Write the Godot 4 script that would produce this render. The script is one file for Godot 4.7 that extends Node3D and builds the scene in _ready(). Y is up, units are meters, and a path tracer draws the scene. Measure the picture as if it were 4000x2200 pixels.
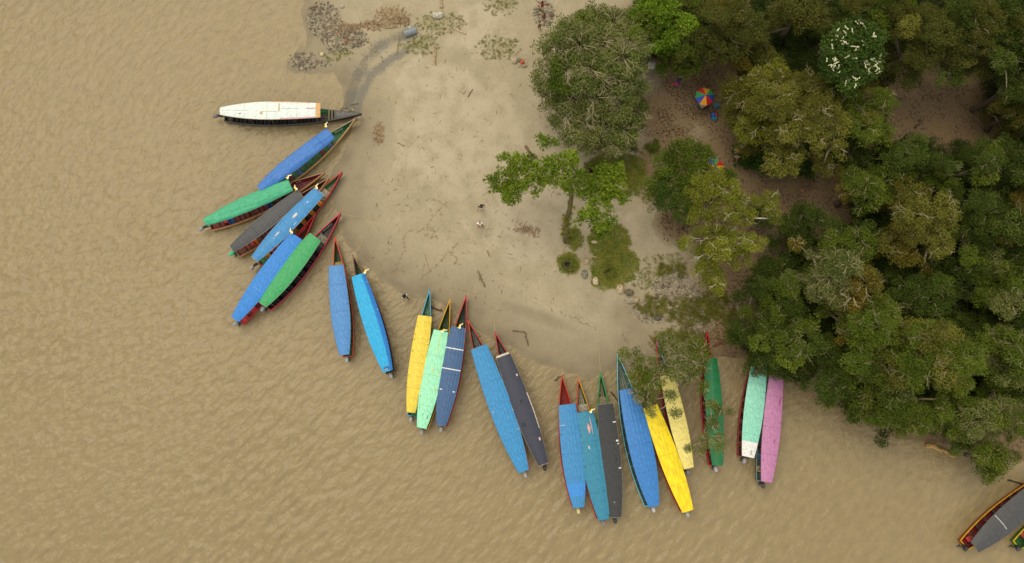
extends Node3D
# A river beach seen from about sixty metres up: long covered canoes moored in a fan round a sand point,
# muddy river on the left and below, forest on the right. x runs east, z runs south, y is up, in metres.

const F := 2850.0          # focal length of the survey picture, in its own pixels (4000 x 2200)
const CAM_H := 63.0        # height of the camera above the river
const TILT := 0.1396       # the camera leans 8 degrees from straight down
const X0 := -56.0
const Z0 := -44.0
const GW := 225            # shore distance grid, 0.5 m cells
const GH := 137
const WAVE := 0.115
const RIVER_COLOR := "90805e"

var rng := RandomNumberGenerator.new()
var taken := {}
var mats := {}
var sdf := PackedFloat32Array()
var shore := PackedVector2Array()
var land := PackedVector2Array()
var lumps := FastNoiseLite.new()
var ragged := FastNoiseLite.new()
var creek_line := PackedVector2Array()
var grime_tex: ImageTexture
var bark_tex: ImageTexture
var clump_meshes := []
var leaf_mat: StandardMaterial3D

# ---------------------------------------------------------------- plan helpers
func ray(u: float, v: float, h: float) -> Vector3:
	# plan position, at height h, of a mark measured on the survey picture
	var x := (u - 2000.0) / F
	var y := -(v - 1100.0) / F
	var d := Vector3(x, y * sin(TILT) - cos(TILT), -y * cos(TILT) - sin(TILT))
	return Vector3(0, CAM_H, 0) + d * ((h - CAM_H) / d.y)

func plan(p: Vector3) -> Vector2:
	# the reverse of ray()
	var q := p - Vector3(0, CAM_H, 0)
	var depth := -(q.y * cos(TILT) + q.z * sin(TILT))
	var yy := q.y * sin(TILT) - q.z * cos(TILT)
	return Vector2(2000.0 + F * q.x / depth, 1100.0 - F * yy / depth)

func shore_d(x: float, z: float) -> float:
	# metres inland from the waterline, negative over the river
	var gx := clampf((x - X0) * 2.0, 0.0, GW - 1.001)
	var gz := clampf((z - Z0) * 2.0, 0.0, GH - 1.001)
	var i := int(gx)
	var j := int(gz)
	var fx := gx - i
	var fz := gz - j
	var k := j * GW + i
	return lerpf(lerpf(sdf[k], sdf[k + 1], fx), lerpf(sdf[k + GW], sdf[k + GW + 1], fx), fz)

func ground_y(x: float, z: float) -> float:
	var d := shore_d(x, z)
	d += ragged.get_noise_2d(x, z) * 0.7
	var h := 0.0
	if d > 0.0:
		h = 1.15 * (1.0 - exp(-d / 9.0)) + lumps.get_noise_2d(x, z) * 0.09 * clampf(d * 0.6, 0.0, 1.0)
	else:
		h = maxf(d * 0.11, -3.0)
	if creek_line.size() > 1 and x < -6.0 and z < -15.0:
		var c := 99.0
		for k in creek_line.size() - 1:
			var q := Geometry2D.get_closest_point_to_segment(Vector2(x, z), creek_line[k], creek_line[k + 1])
			c = minf(c, q.distance_to(Vector2(x, z)))
		h -= 0.16 * exp(-c * c / 0.7) * clampf(d * 0.5, 0.0, 1.0)
	return h

func on(u: float, v: float) -> Vector3:
	var p := ray(u, v, 0.3)
	for k in 3:
		p = ray(u, v, ground_y(p.x, p.z))
	return p

# ---------------------------------------------------------------- scene tree helpers
func numbered(called: String) -> String:
	if not taken.has(called):
		taken[called] = 0
		return called
	taken[called] += 1
	return "%s_%03d" % [called, taken[called]]

func tag(o: Node, label: String, category: String, group := "") -> void:
	o.set_meta("label", label)
	o.set_meta("category", category)
	if group != "":
		o.set_meta("group", group)

func thing(called: String, label: String, category: String, at: Vector3, turn := 0.0, group := "") -> Node3D:
	var o := Node3D.new()
	o.name = numbered(called)
	add_child(o)
	o.position = at
	o.rotation.y = turn
	tag(o, label, category, group)
	return o

func part(called: String, mesh: Mesh, m: Material, parent: Node) -> MeshInstance3D:
	var o := MeshInstance3D.new()
	var n := called
	var k := 0
	while parent.has_node(NodePath(n)):
		k += 1
		n = "%s_%03d" % [called, k]
	o.name = n if parent != self else numbered(called)
	o.mesh = mesh
	o.material_override = m
	parent.add_child(o)
	return o

func structure(called: String, mesh: Mesh, m: Material) -> MeshInstance3D:
	var o := part(called, mesh, m, self)
	o.set_meta("kind", "structure")
	return o

# ---------------------------------------------------------------- materials and textures
func noise_tex(seed_: int, freq: float, octaves: int, lo: float, hi: float, size := 512, hard := 1.0) -> ImageTexture:
	var n := FastNoiseLite.new()
	n.seed = seed_
	n.frequency = freq
	n.fractal_octaves = octaves
	var im := n.get_seamless_image(size, size)
	im.convert(Image.FORMAT_L8)
	var d := im.get_data()
	for k in d.size():
		var t := clampf((d[k] / 255.0 - 0.5) * hard + 0.5, 0.0, 1.0)
		d[k] = int(255.0 * lerpf(lo, hi, t))
	im = Image.create_from_data(size, size, false, Image.FORMAT_L8, d)
	im.convert(Image.FORMAT_RGB8)
	return ImageTexture.create_from_image(im)

func mat(hex: String, rough := 0.7, tex: Texture2D = null, scale := Vector3.ONE, metal := 0.0) -> StandardMaterial3D:
	var key := "%s/%f/%s/%s/%f" % [hex, rough, str(tex), str(scale), metal]
	if mats.has(key):
		return mats[key]
	var m := StandardMaterial3D.new()
	m.albedo_color = Color(hex)
	m.roughness = rough
	m.metallic = metal
	if tex != null:
		m.albedo_texture = tex
		m.uv1_triplanar = true
		m.uv1_scale = scale
	mats[key] = m
	return m

func paint(hex: String, rough := 0.6) -> StandardMaterial3D:
	return mat(hex, rough, grime_tex, Vector3(0.35, 0.7, 0.9))

func wood(hex: String) -> StandardMaterial3D:
	return mat(hex, 0.85, bark_tex, Vector3(0.8, 0.8, 0.8))

# ---------------------------------------------------------------- mesh helpers
func st_new() -> SurfaceTool:
	var st := SurfaceTool.new()
	st.begin(Mesh.PRIMITIVE_TRIANGLES)
	return st

func quad(st: SurfaceTool, a: Vector3, b: Vector3, c: Vector3, d: Vector3) -> void:
	for p in [a, b, c, a, c, d]:
		st.add_vertex(p)

func done(st: SurfaceTool, smooth := false) -> ArrayMesh:
	if smooth:
		st.index()
	st.generate_normals()
	return st.commit()

func box(st: SurfaceTool, c: Vector3, s: Vector3, basis := Basis.IDENTITY, bevel := 0.0) -> void:
	# a box with its vertical edges and top edges chamfered when bevel > 0
	var h := s * 0.5
	var rings := []
	var b := bevel
	if b > 0.0:
		rings = [[h.x - b, -h.y, h.z - b], [h.x, -h.y + b, h.z], [h.x, h.y - b, h.z], [h.x - b, h.y, h.z - b]]
	else:
		rings = [[h.x, -h.y, h.z], [h.x, h.y, h.z]]
	var loops := []
	for r in rings:
		var l := []
		var k: float = minf(b, minf(r[0], r[2]) * 0.5)
		if b > 0.0:
			for p in [[r[0], r[2] - k], [r[0] - k, r[2]], [-r[0] + k, r[2]], [-r[0], r[2] - k], [-r[0], -r[2] + k], [-r[0] + k, -r[2]], [r[0] - k, -r[2]], [r[0], -r[2] + k]]:
				l.append(c + basis * Vector3(p[0], r[1], p[1]))
		else:
			for p in [[r[0], r[2]], [-r[0], r[2]], [-r[0], -r[2]], [r[0], -r[2]]]:
				l.append(c + basis * Vector3(p[0], r[1], p[1]))
		loops.append(l)
	loft(st, loops, true, true)

func loft(st: SurfaceTool, loops: Array, cap0 := true, cap1 := true) -> void:
	var n: int = loops[0].size()
	for i in loops.size() - 1:
		for k in n:
			var k2 := (k + 1) % n
			quad(st, loops[i][k], loops[i][k2], loops[i + 1][k2], loops[i + 1][k])
	for e in 2:
		if (e == 0 and cap0) or (e == 1 and cap1):
			var l: Array = loops[0] if e == 0 else loops[loops.size() - 1]
			var c := Vector3.ZERO
			for p in l:
				c += p
			c /= n
			for k in n:
				st.add_vertex(c)
				st.add_vertex(l[k] if e == 1 else l[(k + 1) % n])
				st.add_vertex(l[(k + 1) % n] if e == 1 else l[k])

func tube(st: SurfaceTool, pts: Array, radii: Array, sides := 6) -> void:
	var loops := []
	var side := Vector3.ZERO
	for i in pts.size():
		var dir: Vector3 = (pts[mini(i + 1, pts.size() - 1)] - pts[maxi(i - 1, 0)]).normalized()
		if side == Vector3.ZERO:
			side = dir.cross(Vector3.UP if absf(dir.y) < 0.9 else Vector3.RIGHT).normalized()
		side = (side - dir * side.dot(dir)).normalized()
		var up := side.cross(dir)
		var l := []
		for k in sides:
			var a := TAU * k / sides
			l.append(pts[i] + (side * cos(a) + up * sin(a)) * radii[i])
		loops.append(l)
	loft(st, loops)

func lathe(st: SurfaceTool, c: Vector3, profile: Array, sides := 12, basis := Basis.IDENTITY, cap0 := true, cap1 := true) -> void:
	var loops := []
	for p in profile:
		var l := []
		for k in sides:
			var a := TAU * k / sides
			l.append(c + basis * Vector3(cos(a) * p[0], p[1], sin(a) * p[0]))
		loops.append(l)
	loft(st, loops, cap0, cap1)

# ---------------------------------------------------------------- ground, river, creek
func build_shore() -> void:
	var px := [[1150, -420], [1165, -150], [1172, -10], [1185, 60], [1200, 130], [1190, 180], [1140, 215], [1125, 265], [1165, 290], [1240, 285], [1300, 300], [1345, 345], [1340, 400], [1345, 440],
		[1400, 462], [1385, 500], [1365, 560], [1345, 620], [1290, 670], [1285, 730], [1310, 790], [1330, 850], [1335, 920], [1375, 985], [1440, 1045],
		[1520, 1110], [1600, 1150], [1690, 1180], [1790, 1215], [1850, 1270], [1930, 1320], [2010, 1370], [2110, 1425], [2200, 1455], [2300, 1470], [2400, 1450], [2500, 1430], [2620, 1420], [2760, 1400], [2860, 1385],
		[2960, 1400], [3080, 1440], [3220, 1520], [3380, 1640], [3500, 1715], [3590, 1715], [3700, 1735], [3830, 1770], [3950, 1800], [4080, 1790], [4250, 1740], [4500, 1700]]
	for p in px:
		var w := ray(p[0], p[1], 0.0)
		shore.append(Vector2(w.x, w.z))
	land = shore.duplicate()
	land.append(Vector2(120, 4))
	land.append(Vector2(120, -120))
	land.append(Vector2(shore[0].x, -120))
	sdf.resize(GW * GH)
	for j in GH:
		for i in GW:
			var p := Vector2(X0 + i * 0.5, Z0 + j * 0.5)
			var best := 1e9
			for k in shore.size() - 1:
				var a := shore[k]
				var e := shore[k + 1] - a
				var t := clampf((p - a).dot(e) / e.length_squared(), 0.0, 1.0)
				best = minf(best, (a + e * t).distance_squared_to(p))
			best = sqrt(best)
			sdf[j * GW + i] = best if Geometry2D.is_point_in_polygon(p, land) else -best
	for p in [[1600, 135], [1540, 145], [1480, 180], [1430, 225], [1395, 290], [1375, 350], [1358, 410], [1345, 455]]:
		var w := ray(p[0], p[1], 0.3)
		creek_line.append(Vector2(w.x, w.z))

func axis_steps(a: float, b: float, step: float) -> PackedFloat32Array:
	var r := PackedFloat32Array([a - 700.0, a - 260.0, a - 90.0, a - 25.0])
	var n := int((b - a) / step)
	for k in n + 1:
		r.append(a + (b - a) * k / n)
	r.append_array([b + 25.0, b + 90.0, b + 260.0, b + 700.0])
	return r

func sheet(xs: PackedFloat32Array, zs: PackedFloat32Array, height: Callable, uvs: Callable, skip: Callable) -> ArrayMesh:
	var v := PackedVector3Array()
	var uv := PackedVector2Array()
	var nm := PackedVector3Array()
	var idx := PackedInt32Array()
	var w := xs.size()
	var ok := PackedByteArray()
	for z in zs:
		for x in xs:
			var keep: bool = not skip.call(x, z)
			ok.append(1 if keep else 0)
			v.append(Vector3(x, height.call(x, z) if keep else 0.0, z))
			uv.append(uvs.call(x, z))
	nm.resize(v.size())
	for j in zs.size():
		for i in w:
			var a := v[j * w + maxi(i - 1, 0)]
			var b := v[j * w + mini(i + 1, w - 1)]
			var c := v[maxi(j - 1, 0) * w + i]
			var d := v[mini(j + 1, zs.size() - 1) * w + i]
			nm[j * w + i] = (d - c).cross(b - a).normalized()
	for j in zs.size() - 1:
		for i in w - 1:
			var k := j * w + i
			if ok[k] + ok[k + 1] + ok[k + w] + ok[k + w + 1] == 4:
				idx.append_array([k, k + 1, k + w + 1, k, k + w + 1, k + w])
	var arr := []
	arr.resize(Mesh.ARRAY_MAX)
	arr[Mesh.ARRAY_VERTEX] = v
	arr[Mesh.ARRAY_NORMAL] = nm
	arr[Mesh.ARRAY_TEX_UV] = uv
	arr[Mesh.ARRAY_INDEX] = idx
	var m := ArrayMesh.new()
	m.add_surface_from_arrays(Mesh.PRIMITIVE_TRIANGLES, arr)
	return m

const TX0 := -52.0
const TZ0 := -40.0
const TW := 104.0
const TH := 60.0

func spot_mask(u: float, v: float, list: Array) -> float:
	var best := 0.0
	for e in list:
		var du: float = u - e[0]
		var dv: float = v - e[1]
		if e.size() > 4:
			var c := cos(e[4])
			var s := sin(e[4])
			var t := du * c + dv * s
			dv = -du * s + dv * c
			du = t
		var r: float = sqrt((du / e[2]) * (du / e[2]) + (dv / e[3]) * (dv / e[3]))
		best = maxf(best, clampf((1.25 - r) / 0.6, 0.0, 1.0))
	return best

func line_mask(u: float, v: float, list: Array, wide: float) -> float:
	var best := 1e9
	var p := Vector2(u, v)
	for k in list.size() - 1:
		var q := Geometry2D.get_closest_point_to_segment(p, Vector2(list[k][0], list[k][1]), Vector2(list[k + 1][0], list[k + 1][1]))
		best = minf(best, q.distance_to(p))
	return clampf(1.4 - best / wide, 0.0, 1.0)

const GRASS := [[2405, 665, 95, 52, 0.3], [2440, 715, 62, 42], [2380, 945, 62, 58], [2400, 1040, 72, 62], [2355, 1085, 32, 36], [2246, 935, 24, 34], [2222, 1030, 32, 34]]
const THIN_GRASS := [[1945, 185, 78, 46], [1960, 20, 66, 40], [2600, 1020, 75, 32], [2700, 1215, 120, 55], [2660, 1330, 110, 55], [2560, 600, 60, 16], [1600, 185, 42, 22], [1720, 90, 90, 40], [1660, 170, 60, 40], [1320, 215, 70, 18, -0.4], [2530, 1090, 60, 40], [2800, 1200, 60, 70]]
const GRAVEL := [[2630, 1120, 78, 62], [2560, 1215, 90, 45], [2680, 1180, 80, 60], [2730, 1270, 60, 40], [1262, 75, 62, 66, 0.5], [1325, 150, 62, 52, 0.6], [1390, 150, 48, 32], [1185, 238, 58, 34], [1265, 245, 30, 14], [1358, 425, 26, 12], [2125, 55, 40, 45], [1300, 500, 40, 18]]
const RUST := [[2790, 1275, 92, 62], [1530, 62, 74, 36], [1450, 100, 60, 20], [1330, 112, 44, 30], [1380, 105, 40, 14], [1560, 85, 46, 20], [2330, 560, 80, 26], [2060, 900, 60, 14, 0.6], [1480, 520, 22, 46]]
const DRY := [[1830, 560, 290, 250], [2060, 900, 230, 150, 0.3], [1760, 330, 200, 80, 0.4], [1880, 120, 140, 120],
	[1740, 318, 165, 17, 0.5], [1780, 385, 90, 14, 0.45], [1590, 330, 46, 62], [1555, 470, 26, 90], [1560, 600, 26, 90], [1690, 412, 36, 24], [1790, 420, 14, 17], [1890, 420, 46, 36], [1830, 655, 26, 20], [1795, 640, 18, 12], [2130, 770, 110, 48], [2235, 880, 34, 46], [2080, 840, 70, 22], [1830, 900, 16, 46, -0.5], [1600, 270, 50, 30], [2480, 1085, 48, 38], [2420, 850, 60, 24], [1850, 70, 120, 50, -0.5]]
const LITTER_SHADE := [[3050, 640, 420, 300], [3560, 450, 620, 420], [3600, 1000, 720, 480], [2740, 380, 190, 150], [2600, 640, 120, 150], [2850, 1000, 170, 220], [3500, 1500, 700, 330], [3900, 1800, 500, 160], [2600, 470, 150, 130], [2700, 880, 120, 80], [2950, 1300, 170, 130], [2900, 100, 420, 330]]  # leaf litter areas; their dark brown also has tree shade painted in
const SILT := [[2470, 1235, 85, 60], [2500, 1330, 90, 70], [2080, 1230, 200, 26, 0.35], [1560, 1130, 160, 20, 0.42], [2280, 1400, 120, 30], [1380, 690, 60, 150], [1420, 950, 50, 90]]
const CREEK := [[1600, 140], [1540, 148], [1480, 182], [1430, 228], [1395, 290], [1372, 360], [1352, 430], [1340, 470]]
const SILT_LINE := [[1590, 195], [1510, 245], [1450, 290], [1415, 350], [1395, 410], [1385, 440]]
const TRACKS := [[[1665, 784], [1702, 781], [1740, 801], [1709, 825], [1686, 855], [1662, 896], [1615, 900], [1580, 916], [1577, 977], [1540, 1062]], [[1790, 950], [1753, 980], [1723, 1018], [1679, 1062], [1635, 1096]], [[1690, 890], [1665, 915], [1700, 905], [1678, 928], [1705, 920]], [[1775, 985], [1765, 1000], [1790, 1010], [1770, 1030], [1785, 1035]], [[2220, 1230], [2330, 1290]], [[2430, 1290], [2450, 1350]]]

func ground_texture() -> ImageTexture:
	var mw := 416
	var mh := 240
	var a := Image.create(mw, mh, false, Image.FORMAT_RGBA8)
	var b := Image.create(mw, mh, false, Image.FORMAT_RGBA8)
	for j in mh:
		for i in mw:
			var x := TX0 + TW * (i + 0.5) / mw
			var z := TZ0 + TH * (j + 0.5) / mh
			var q := plan(Vector3(x, 0.5, z))
			var sd := shore_d(x, z)
			if sd < -3.0:
				a.set_pixel(i, j, Color(1, 0, 0, 0))
				continue
			var wet := clampf(1.0 - (sd - 0.6) / 3.8, 0.0, 1.0)
			wet = maxf(wet, 1.25 - absf(sd - 0.35) / 0.7)
			wet = maxf(wet, 0.75 * spot_mask(q.x, q.y, SILT))
			a.set_pixel(i, j, Color(minf(wet * 0.8, 1.0), spot_mask(q.x, q.y, GRASS), spot_mask(q.x, q.y, LITTER_SHADE), spot_mask(q.x, q.y, DRY)))
			b.set_pixel(i, j, Color(maxf(0.72 * line_mask(q.x, q.y, CREEK, 28.0), line_mask(q.x, q.y, SILT_LINE, 18.0)), spot_mask(q.x, q.y, GRAVEL), spot_mask(q.x, q.y, RUST), spot_mask(q.x, q.y, THIN_GRASS)))
	var w := 1664
	var h := 960
	a.resize(w, h, Image.INTERPOLATE_BILINEAR)
	b.resize(w, h, Image.INTERPOLATE_BILINEAR)
	var da := a.get_data()
	var db := b.get_data()
	var layers := []
	for spec in [[11, 0.006, 4], [12, 0.028, 4], [13, 0.16, 3], [14, 0.17, 3]]:
		var n := FastNoiseLite.new()
		n.seed = spec[0]
		n.frequency = spec[1]
		n.fractal_octaves = spec[2]
		var im := n.get_image(w, h, false, false, true)
		im.convert(Image.FORMAT_L8)
		layers.append(im.get_data())
	var n0: PackedByteArray = layers[0]
	var n1: PackedByteArray = layers[1]
	var n2: PackedByteArray = layers[2]
	var n3: PackedByteArray = layers[3]
	var out := PackedByteArray()
	out.resize(w * h * 3)
	for k in w * h:
		var f0 := n0[k] / 255.0
		var f1 := n1[k] / 255.0
		var f2 := n2[k] / 255.0
		var f3 := n3[k] / 255.0
		var k4 := k * 4
		# sand
		var r := 0.352 + (f0 - 0.5) * 0.05 + (f1 - 0.5) * 0.08 + (f2 - 0.5) * 0.05 + (f3 - 0.5) * 0.06
		var g := r * 0.848
		var bl := r * (0.55 + (f1 - 0.5) * 0.06)
		var dry := da[k4 + 3] / 255.0
		if dry > 0.0:
			var t := clampf((dry + (f1 - 0.5) * 1.2 + (f2 - 0.5) * 0.5 - 0.4) * 1.3, 0.0, 1.0) * 0.7
			r = lerpf(r, 0.445, t)
			g = lerpf(g, 0.380, t)
			bl = lerpf(bl, 0.268, t)
		var wet := da[k4] / 255.0
		if wet > 0.0:
			var t := clampf(wet + (f1 - 0.5) * 0.7, 0.0, 1.0)
			r = lerpf(r, 0.215, t)
			g = lerpf(g, 0.176, t)
			bl = lerpf(bl, 0.108, t)
		var ck := db[k4] / 255.0
		if ck > 0.0:
			var t := clampf((ck + (f3 - 0.5) * 0.8 + (f1 - 0.5) * 0.8 - 0.2) * 1.6, 0.0, 1.0) * 0.85
			r = lerpf(r, 0.165, t)
			g = lerpf(g, 0.155, t)
			bl = lerpf(bl, 0.125, t)
		var li := da[k4 + 2] / 255.0  # litter brown, darkened further to paint in the shade of the trees
		if li > 0.0:
			var t := clampf(li * 1.3 + (f0 - 0.5) * 1.2, 0.0, 1.0)
			r = lerpf(r, 0.180, t * 0.88)
			g = lerpf(g, 0.114, t * 0.88)
			bl = lerpf(bl, 0.048, t * 0.88)
			var sp := clampf((f3 - 0.60 + (f1 - 0.5) * 0.5) * 14.0, 0.0, 1.0) * t
			r = lerpf(r, 0.075, sp * 0.75)
			g = lerpf(g, 0.048, sp * 0.75)
			bl = lerpf(bl, 0.030, sp * 0.75)
		var gv := db[k4 + 1] / 255.0
		if gv > 0.0:
			var t := clampf((gv + (f1 - 0.5) * 1.2 - 0.3) * 2.2, 0.0, 1.0)
			var stone := clampf((f2 - 0.5) * 4.0 + 0.5, 0.0, 1.0)
			r = lerpf(r, lerpf(0.13, 0.34, stone), t * 0.6)
			g = lerpf(g, lerpf(0.115, 0.30, stone), t * 0.6)
			bl = lerpf(bl, lerpf(0.075, 0.215, stone), t * 0.6)
		var ru := db[k4 + 2] / 255.0
		if ru > 0.0:
			var t := clampf((ru + (f3 - 0.5) * 2.2 - 0.55) * 2.4, 0.0, 1.0)
			r = lerpf(r, 0.20, t * 0.8)
			g = lerpf(g, 0.12, t * 0.8)
			bl = lerpf(bl, 0.05, t * 0.8)
		var tg := db[k4 + 3] / 255.0
		if tg > 0.0:
			var t := clampf((tg + (f3 - 0.5) * 1.8 + (f1 - 0.5) - 0.62) * 2.0, 0.0, 1.0)
			r = lerpf(r, 0.17, t * 0.75)
			g = lerpf(g, 0.165, t * 0.75)
			bl = lerpf(bl, 0.055, t * 0.75)
		var gr := da[k4 + 1] / 255.0
		if gr > 0.0:
			var t := clampf((gr + (f3 - 0.5) * 1.8 + (f1 - 0.5) * 1.6 - 0.45) * 2.2, 0.0, 1.0)
			r = lerpf(r, 0.165 + (f2 - 0.5) * 0.1, t * 0.75)
			g = lerpf(g, 0.170 + (f2 - 0.5) * 0.08, t * 0.75)
			bl = lerpf(bl, 0.048, t * 0.75)
		# scattered dark specks of bark and leaf
		var speck := clampf((f2 + (f3 - 0.5) * 0.6 - 0.80) * 10.0, 0.0, 1.0) * 0.55
		r = lerpf(r, 0.17, speck)
		g = lerpf(g, 0.125, speck)
		bl = lerpf(bl, 0.075, speck)
		out[k * 3] = int(255.0 * pow(clampf(r, 0.0, 1.0), 0.4545))
		out[k * 3 + 1] = int(255.0 * pow(clampf(g, 0.0, 1.0), 0.4545))
		out[k * 3 + 2] = int(255.0 * pow(clampf(bl, 0.0, 1.0), 0.4545))
	var im := Image.create_from_data(w, h, false, Image.FORMAT_RGB8, out)
	# lines drawn in the sand with a stick, damp where the dry crust is scratched away
	for t in TRACKS:
		for k in t.size() - 1:
			var p := on(t[k][0], t[k][1])
			var q := on(t[k + 1][0], t[k + 1][1])
			var n := int(p.distance_to(q) / 0.05) + 1
			for s in n:
				var c := p.lerp(q, float(s) / n)
				c.x += lumps.get_noise_2d(c.x * 6.0, c.z * 6.0) * 0.35
				c.z += lumps.get_noise_2d(c.z * 6.0, c.x * 6.0) * 0.35
				var i := int((c.x - TX0) / TW * w)
				var j := int((c.z - TZ0) / TH * h)
				for e in [[0, 0], [1, 0]]:
					var o := im.get_pixel(i + e[0], j + e[1])
					im.set_pixel(i + e[0], j + e[1], o.lerp(Color(0.44, 0.37, 0.27), 0.4))
	im.generate_mipmaps()
	return ImageTexture.create_from_image(im)

func build_ground() -> void:
	lumps.seed = 5
	lumps.frequency = 0.25
	lumps.fractal_octaves = 4
	ragged.seed = 6
	ragged.frequency = 0.35
	ragged.fractal_octaves = 3
	build_shore()
	var m := StandardMaterial3D.new()
	m.albedo_texture = ground_texture()
	m.roughness = 0.9
	var uvs := func(x: float, z: float) -> Vector2: return Vector2(clampf((x - TX0) / TW, 0.002, 0.998), clampf((z - TZ0) / TH, 0.002, 0.998))
	var never := func(_x: float, _z: float) -> bool: return false
	structure("ground", sheet(axis_steps(-52, 52, 0.35), axis_steps(-40, 20, 0.35), ground_y, uvs, never), m)

	# the river: muddy and opaque, with real ripples that die out in the shallows
	var swell := FastNoiseLite.new()
	swell.seed = 31
	swell.frequency = 0.9
	swell.fractal_octaves = 3
	swell.domain_warp_enabled = true
	swell.domain_warp_amplitude = 1.0
	swell.domain_warp_frequency = 0.12
	var broad := FastNoiseLite.new()
	broad.seed = 32
	broad.frequency = 0.03
	broad.fractal_octaves = 3
	var ca := cos(0.78)
	var sa := sin(0.78)
	var wave := func(x: float, z: float) -> float:
		if x < -56.0 or x > 56.0 or z < -44.0 or z > 24.0:
			return 0.0
		var d := shore_d(x, z)
		var p := x * ca - z * sa
		var q := x * sa + z * ca
		var calm := clampf((-d - 0.2) / 15.0, 0.08, 1.0) * clampf(0.75 + broad.get_noise_2d(x, z) * 1.7, 0.2, 1.35)
		return swell.get_noise_2d(p * 0.42, q * 1.3) * WAVE * calm
	var ripple_uv := func(x: float, z: float) -> Vector2: return Vector2((x * ca - z * sa) / 16.0, (x * sa + z * ca) / 8.0)
	var inland := func(x: float, z: float) -> bool: return absf(x) < 54.0 and z > -42.0 and z < 22.0 and shore_d(x, z) > 1.6
	var rm := StandardMaterial3D.new()
	var rn := FastNoiseLite.new()
	rn.seed = 41
	rn.frequency = 0.025
	rn.fractal_octaves = 3
	var rb := rn.get_seamless_image(512, 512)
	rb.convert(Image.FORMAT_RGBA8)
	rb.bump_map_to_normal_map(9.0)
	rm.normal_enabled = true
	rm.normal_texture = ImageTexture.create_from_image(rb)
	rm.normal_scale = 0.4
	rm.albedo_color = Color(RIVER_COLOR)
	rm.albedo_texture = noise_tex(43, 0.02, 4, 0.93, 1.0, 512, 1.3)
	rm.roughness = 0.34
	rm.metallic_specular = 0.4
	structure("river_water", sheet(axis_steps(-52, 52, 0.18), axis_steps(-40, 20, 0.18), wave, ripple_uv, inland), rm)

	# a film of water running from the culvert to the river
	var st := st_new()
	var pts := []
	for p in CREEK:
		var w := on(p[0], p[1])
		pts.append(w)
	for k in pts.size() - 1:
		for s in 4:
			var e := []
			for f in [s / 4.0, (s + 1) / 4.0]:
				var c: Vector3 = pts[k].lerp(pts[k + 1], f)
				var dir: Vector3 = (pts[k + 1] - pts[k]).normalized()
				var across := dir.cross(Vector3.UP).normalized()
				var wide: float = 0.24 + 0.3 * lumps.get_noise_2d(c.x * 2.0, c.z * 2.0) + 0.05 * k
				for sd in [-1.0, 1.0]:
					var v: Vector3 = c + across * wide * sd
					v.y = ground_y(c.x, c.z) + 0.03
					e.append(v)
			quad(st, e[0], e[1], e[3], e[2])
	var cm := StandardMaterial3D.new()
	cm.albedo_color = Color(0.36, 0.32, 0.25, 0.10)
	cm.transparency = BaseMaterial3D.TRANSPARENCY_ALPHA
	cm.roughness = 0.4
	cm.metallic_specular = 0.25
	structure("creek_water", done(st, true), cm)

# ---------------------------------------------------------------- canoes
class Canoe:
	var L := 12.0       # stern to bow tip
	var W := 0.8        # half beam
	var tm := 0.38      # where the hull is widest
	var xr := 0.15      # roof rear and front along the hull, and their sideways offsets
	var xf := 8.5
	var zr := 0.0
	var zf := 0.0
	var w := 0.75       # half width of the roof
	var fr := 0.74
	var rr := 0.54
	var hr := 1.7       # roof edge height
	var style := "ribs"
	var noise: FastNoiseLite
	func half(t: float) -> float:
		if t < tm:
			var k := 1.0 - t / tm
			return W * (1.0 - 0.48 * k * k)
		return W * maxf(0.02, 1.0 - pow((t - tm) / (1.0 - tm), 1.8))
	func rim(t: float) -> float:
		var k := maxf(0.0, (t - 0.55) / 0.45)
		return 0.5 + 0.42 * k * k
	func keel(t: float) -> float:
		var k := maxf(0.0, (t - 0.7) / 0.3)
		return -0.2 + 0.72 * k * k
	func roof(s: float, q: float) -> Vector3:
		var e := 1.0 - (1.0 - rr) * pow(1.0 - s / 0.5, 2.0) if s < 0.5 else 1.0 - (1.0 - fr) * pow((s - 0.5) / 0.5, 2.0)
		var z := lerpf(zr, zf, s) + q * w * e
		var y := hr + 0.13 * (1.0 - q * q) + 0.05 * sin(s * PI)
		var x := lerpf(xr, xf, s)
		if style == "ribs":
			y += 0.009 * sin(q * 19.0)
		elif style == "tarp":
			y += 0.10 * noise.get_noise_2d(x * 0.8, z * 3.0) - (0.10 * (absf(q) - 0.8) / 0.2 if absf(q) > 0.8 else 0.0)
			y -= 0.02 * absf(sin(s * 15.0))
		elif style == "ridge":
			y += 0.10 * (1.0 - absf(q)) - 0.06
		else:
			y += 0.012 * noise.get_noise_2d(x, z)
		return Vector3(x, y, z)

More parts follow.
